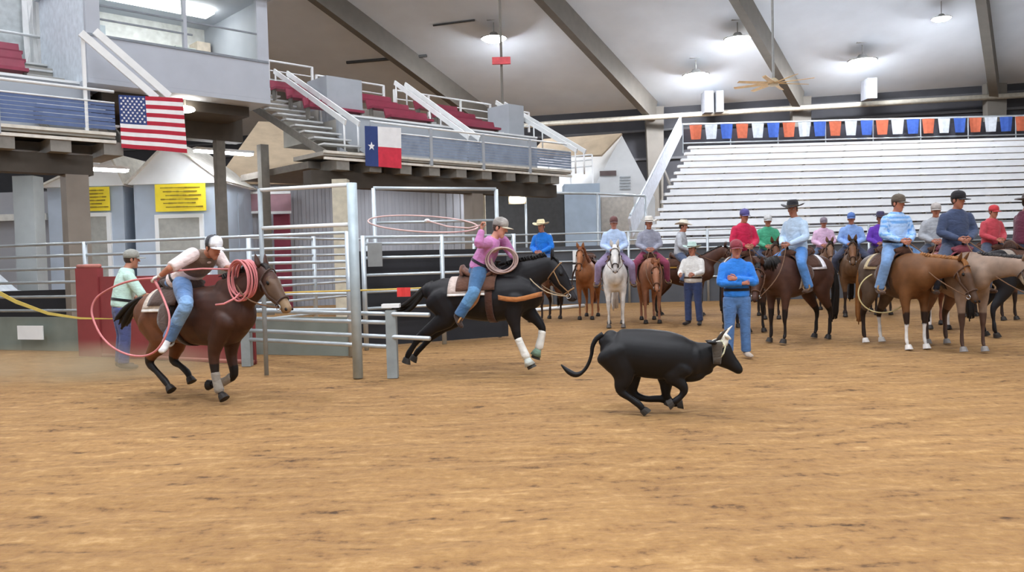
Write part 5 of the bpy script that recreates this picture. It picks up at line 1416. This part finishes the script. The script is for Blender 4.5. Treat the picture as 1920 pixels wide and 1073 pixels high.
# horn wrap: a white band round the horn bases, grey side flaps, a white strap over the cheek
w_ = MB().color('#d8d2c2'); q, n_r = pl(1348, 642), []
fr = Frame(pl(1349, 645), pl(1384, 691)-pl(1342, 650)); R = []
for x, a, b in ((-.05, .09, .108), (-.03, .098, .116), (.015, .098, .116), (.035, .088, .108)):
    R.append([fr(x + .012*math.sin(5*g), 0, 0) + fr.l*a*math.cos(g) + fr.u*(b*math.sin(g)) for g in [math.pi*(-.12)+math.pi*1.24*i/16 for i in range(17)]])
w_.sheet(R, .012)
for s in (1, -1): w_.ell(fr(-.01, .07*s, .1), (fr.f*.03, fr.l*.03, fr.u*.022), 10, 7)
wr = part('horn_wrap', w_, CLOTH, t, True)
fl = MB().color('#4c453c')
for s in (1, -1):
    g = []
    for i in range(6):
        v = i/5; row = []
        for j in range(6):
            u = j/5; x = -.09 + .14*u*(1-.35*v) ; row.append(pl(1334 + 22*u*(1-.4*v) + 4*v, 641 + 42*v, s*(.1+.012*math.sin(math.pi*u))))
        g.append(row)
    fl.sheet(g, .01)
part('side_flap', fl, CLOTH, t, True)
st = MB().color('#d8d8b8')
for s in (1, -1): st.tube([pl(1352, 638, s*.1), pl(1360, 650, s*.1), pl(1357, 662, s*.1), pl(1351, 671, s*.1)], .008, 6)
part('strap', st, CLOTH, t, True)

# ---- the waiting riders
def rider_on(px, py, yaw, hl, HK, rl, RK, k=1.0, head='level', turn=0, hands=(.34, .09, .2), lean=.05, rturn=0, legs=(0, 0, 0, 0), vox=.028, white=None, lk=1.0):
    base = G(px, py); F = yawframe(base, yaw); H = canon_horse(F, k, head, turn, legs)
    if white:
        for i, c in enumerate(white):
            if c: H['legs'][i]['white'] = c
    seat = F(-.07*k, 0, 1.5*k)
    J = mount_pose(seat, yaw, lk, hands, lean, rturn) if rl else None
    if J:
        HK = dict(HK); HK['rein'] = (J['wrL']+J['wrR'])/2; HK['sag'] = .35
        foot = {1: (J['anL']+J['toL'])/2+V((0, 0, .0)), -1: (J['anR']+J['toR'])/2}
    else: foot = None
    HK.setdefault('pad', '#8f8378')
    horse(hl, H, HK, vox=vox, foot=foot)
    if J:
        J['base'] = seat; person(rl, J, RK, vox=.02, k=lk)
BAY = dict(body='#5d3a26', leg='#2a1c16', mane='#1e1612', tack='#4a3020')
DBAY = dict(body='#3e281d', leg='#1c1411', mane='#16100d', tack='#5a3a24')
SOR = dict(body='#8a5330', mane='#7a4526', tack='#5a3a24')
rider_on(1020, 602, -118, 'brown horse standing behind the neck of the black galloping horse', dict(BAY, body='#6d4a38', pad='#d8d4d0'), 'person in bright blue shirt and straw hat mounted behind the black galloping horse',
         dict(shirt='#1f78d8', pants='#5f7fb0', hat='straw', hatc='#e8d9b0', skin='#b87a62'), head='low', lk=1.04)
rider_on(1155, 612, -97, 'white horse facing the camera left of the standing men', dict(body='#d9d6d2', leg='#c4beb8', mane='#e6e2dc', muzzle='#a9a29e', hoof='#5a5450', tack='#3a3230', pad='#b08fa0'), 'person in pale blue shirt and dark red cap on the white horse',
         dict(shirt='#b8cdec', pants='#8f7f9e', hat='cap', hatc='#6d4a48', skin='#c48a78'), head='level', rturn=0)
rider_on(1104, 597, -104, 'sorrel riderless horse standing left of the white horse', dict(SOR, body='#9a6440'), None, None)
rider_on(1220, 604, -94, 'sorrel horse right beside the white horse, facing the camera', dict(SOR, body='#9a6a50'), 'person in grey shirt and maroon chaps mounted right of the white horse',
         dict(shirt='#9a9cab', pants='#8a3c56', hat='felt', hatc='#d8d2c8', skin='#b87a62'), head='low')
rider_on(1282, 593, -28, 'dark brown horse standing behind the man in the white shirt', dict(DBAY, body='#4b2f24', pad='#cfa04a'), 'person in light grey shirt and cream hat mounted behind the man in white',
         dict(shirt='#b9bcc2', pants='#54607a', hat='felt', hatc='#e4dccb', skin='#b87a62'), k=.97)
person('standing person in white shirt, jeans and pale green hat with hands together', stand_pose(G(1301, 610), -125, 1.02, 'forward'), dict(shirt='#e2e0dc', pants='#38466e', hat='felt', hatc='#b9d0c8', skin='#b87a62', boots='#2a211c', belt='#4a3424'), vox=.018, k=1.02)
person('standing person in bright blue long-sleeved shirt with arms crossed, behind the steer', stand_pose(G(1383, 671), -95, 1.0, 'crossed'), dict(shirt='#2b78d0', pants='#4f73a4', hat='cap', hatc='#8a3a44', skin='#b97a66', boots='#b5a596', belt='#1c1a1e'), vox=.014, k=1.0)
rider_on(1398, 620, -80, 'dark brown horse behind the man with crossed arms', dict(DBAY, pad='#e0dcd8'), 'person in red shirt mounted behind the man with crossed arms',
         dict(shirt='#c2224a', pants='#3d4a66', hat='cap', hatc='#57508a', skin='#b87a62'), head='low')
rider_on(1442, 596, -100, 'brown horse behind the red-shirted rider, farther back', BAY, 'person in green shirt mounted right of the red-shirted rider',
         dict(shirt='#4aa27e', pants='#3d4a66', hat='cap', hatc='#c9c9c9', skin='#b87a62'))
rider_on(1492, 640, -152, 'dark bay horse with white saddle pad right of the man with crossed arms', dict(DBAY, body='#4a3026', pad='#eceaf0', girth='#b9a894'), 'person in pale blue shirt and black hat on the dark bay horse with white pad',
         dict(shirt='#b9cfe6', pants='#4f80bd', hat='felt', hatc='#232226', skin='#a8705a'), head='low', turn=25, rturn=30)
rider_on(1546, 579, -104, 'light brown horse far back, right of the dark bay horse', dict(BAY, body='#80604a'), 'person in pink shirt mounted far back, right of the black-hatted rider',
         dict(shirt='#dcb8d4', pants='#5a6a86', hat='cap', hatc='#8a7f8a', skin='#b87a62'))
rider_on(1598, 592, -112, 'brown horse facing the camera, left of the striped-shirt rider', dict(BAY, face='#7a5338', body='#5f432c'), 'person in blue shirt mounted far back on a brown horse facing the camera',
         dict(shirt='#88a8e0', pants='#3f4458', hat='cap', hatc='#5878b8', skin='#b87a62'))
rider_on(1652, 588, -108, 'bay horse hidden mostly behind the striped-shirt rider', BAY, 'person in purple shirt mounted just behind the striped-shirt rider',
         dict(shirt='#6a3cb0', pants='#44405a', hat='felt', hatc='#3f3a56', skin='#b87a62'))
rider_on(1684, 650, -80, 'brown horse with white socks and lowered head under the striped-shirt rider', dict(BAY, body='#4c3524', rump='#5a4a3e', mane='#8a5a2e', shoulder='#6a4527', pad='#c9b48a', hoof='#d8d2cc'), 'person in blue striped shirt and jeans on the brown horse with white socks',
         dict(shirt='#a9c8ee', stripe='#6fa3de', pants='#6f90ba', hat='cap', hatc='#5d5348', skin='#b87a62', belt='#2a2a2e'), head='low', turn=14, rturn=20, white=('#e6e2de', '#e6e2de', '#e6e2de', None))
rider_on(1756, 614, -112, 'sorrel horse with white face between the striped-shirt and navy-shirt riders', dict(SOR, face='#e4d8d2', muzzle='#dcc8c0', body='#7a4c3a'), 'person in grey shirt mounted on the white-faced sorrel horse',
         dict(shirt='#9fa2a8', pants='#4a5264', hat='cap', hatc='#b0a9a4', skin='#b87a62'), white=('#d8cfca', '#d8cfca', None, None), head='low')
rider_on(1796, 654, -92, 'greyish buckskin horse with dark mane under the navy-shirt rider', dict(body='#8f7360', shoulder='#8a7464', rump='#7a5c4c', face='#a89c88', muzzle='#8a7f74', leg='#4a352b', mane='#2f2b2a', tack='#3a2c24', pad='#c76a86', leather='#7a3a44', hoof='#8a8480'), 'person in navy shirt and black cap on the greyish buckskin horse',
         dict(shirt='#3a4560', pants='#3c4458', hat='cap', hatc='#1c1a1e', skin='#a8705a'), turn=30, rturn=30, head='low')
rider_on(1862, 598, -80, 'bay horse far right behind the buckskin horse', BAY, 'person in red shirt and red cap mounted at the right, behind the navy-shirt rider',
         dict(shirt='#b8444e', pants='#3c4458', hat='cap', hatc='#c03a40', skin='#b87a62'))
rider_on(1926, 630, 2, 'black horse at the right edge behind the buckskin horse', dict(body='#17161a', mane='#0e0d10', tack='#2a2420'), 'person in dark maroon shirt mounted at the right edge of the picture',
         dict(shirt='#5a2236', pants='#33384a', hat='felt', hatc='#4a3f3c', skin='#a8705a'))
# ---- the man in the pale teal shirt behind the bay horse
J = stand_pose(G(232, 692), 35, 1.06, 'down', .2)
F_ = yawframe(G(232, 692), 35)
J['elR'] = F_(.26, -.3, 1.16); J['wrR'] = F_(.46, -.2, 1.12); J['hdR'] = F_.f; J['elL'] = F_(.2, .28, 1.12); J['wrL'] = F_(.42, .2, 1.05)
person('person in pale teal shirt bending behind the bay horse, by the red panel', J, dict(shirt='#c4e2d6', sleeve='short', pants='#4c5480', hat='cap', hatc='#9a9a92', skin='#b98068', boots='#6a5a4e', belt='#1c1a20'), vox=.014, k=1.06)

# pale rope loop by the striped-shirt rider
m = MB(); c = P(1657, 548, 13.0)
m.tube([c + V((.36*math.cos(g), -.12*math.cos(g)-.05*math.sin(g), .34*math.sin(g))) for g in [2*math.pi*i/40 for i in range(40)]], .011, 7, True)
single('rope_loop', m, mat('cream_rope', '#d8cc9a', .8), 'cream rope loop hanging against the brown horse under the striped-shirt rider', 'rope', None, True)

# dust hanging behind the bay horse
def dust(name, label, c, ax, dens, seed):
    m = MB(); m.ell(c, ax, 24, 14); o = single(name, m, [], label, 'dust', None, True); o['kind'] = 'stuff'
    dm = bpy.data.materials.new(name); dm.use_nodes = True; nt = dm.node_tree; nt.nodes.clear()
    out = nt.nodes.new('ShaderNodeOutputMaterial'); vs = nt.nodes.new('ShaderNodeVolumePrincipled'); vs.inputs['Color'].default_value = lin('#ffe6bd'); vs.inputs['Anisotropy'].default_value = 0
    tc = nt.nodes.new('ShaderNodeTexCoord'); n = nt.nodes.new('ShaderNodeTexNoise'); n.inputs['Scale'].default_value = 1.3; n.inputs['Detail'].default_value = 4
    nt.links.new(tc.outputs['Object'], n.inputs['Vector'])
    g = nt.nodes.new('ShaderNodeTexGradient'); g.gradient_type = 'SPHERICAL'; mp = nt.nodes.new('ShaderNodeMapping')
    mp.inputs['Scale'].default_value = (1/ax[0].length, 1/ax[1].length, 1/ax[2].length); mp.inputs['Location'].default_value = (0, 0, -1)
    nt.links.new(tc.outputs['Object'], mp.inputs['Vector']); nt.links.new(mp.outputs['Vector'], g.inputs['Vector'])
    mu = nt.nodes.new('ShaderNodeMath'); mu.operation = 'MULTIPLY'; mr = nt.nodes.new('ShaderNodeMapRange'); mr.inputs['From Min'].default_value = .35; mr.inputs['From Max'].default_value = .7; mr.inputs['To Max'].default_value = dens
    nt.links.new(n.outputs['Fac'], mr.inputs['Value']); nt.links.new(mr.outputs['Result'], mu.inputs[0]); nt.links.new(g.outputs['Fac'], mu.inputs[1]); nt.links.new(mu.outputs[0], vs.inputs['Density'])
    nt.links.new(vs.outputs['Volume'], out.inputs['Volume']); o.data.materials.append(dm)
q = G(110, 712)
dust('dust_cloud', 'low pale dust cloud drifting over the dirt behind the bay horse', q+V((0, .3, .12)), (V((2.6, 0, 0)), V((0, 1.3, 0)), V((0, 0, .42))), 1.6, 1)
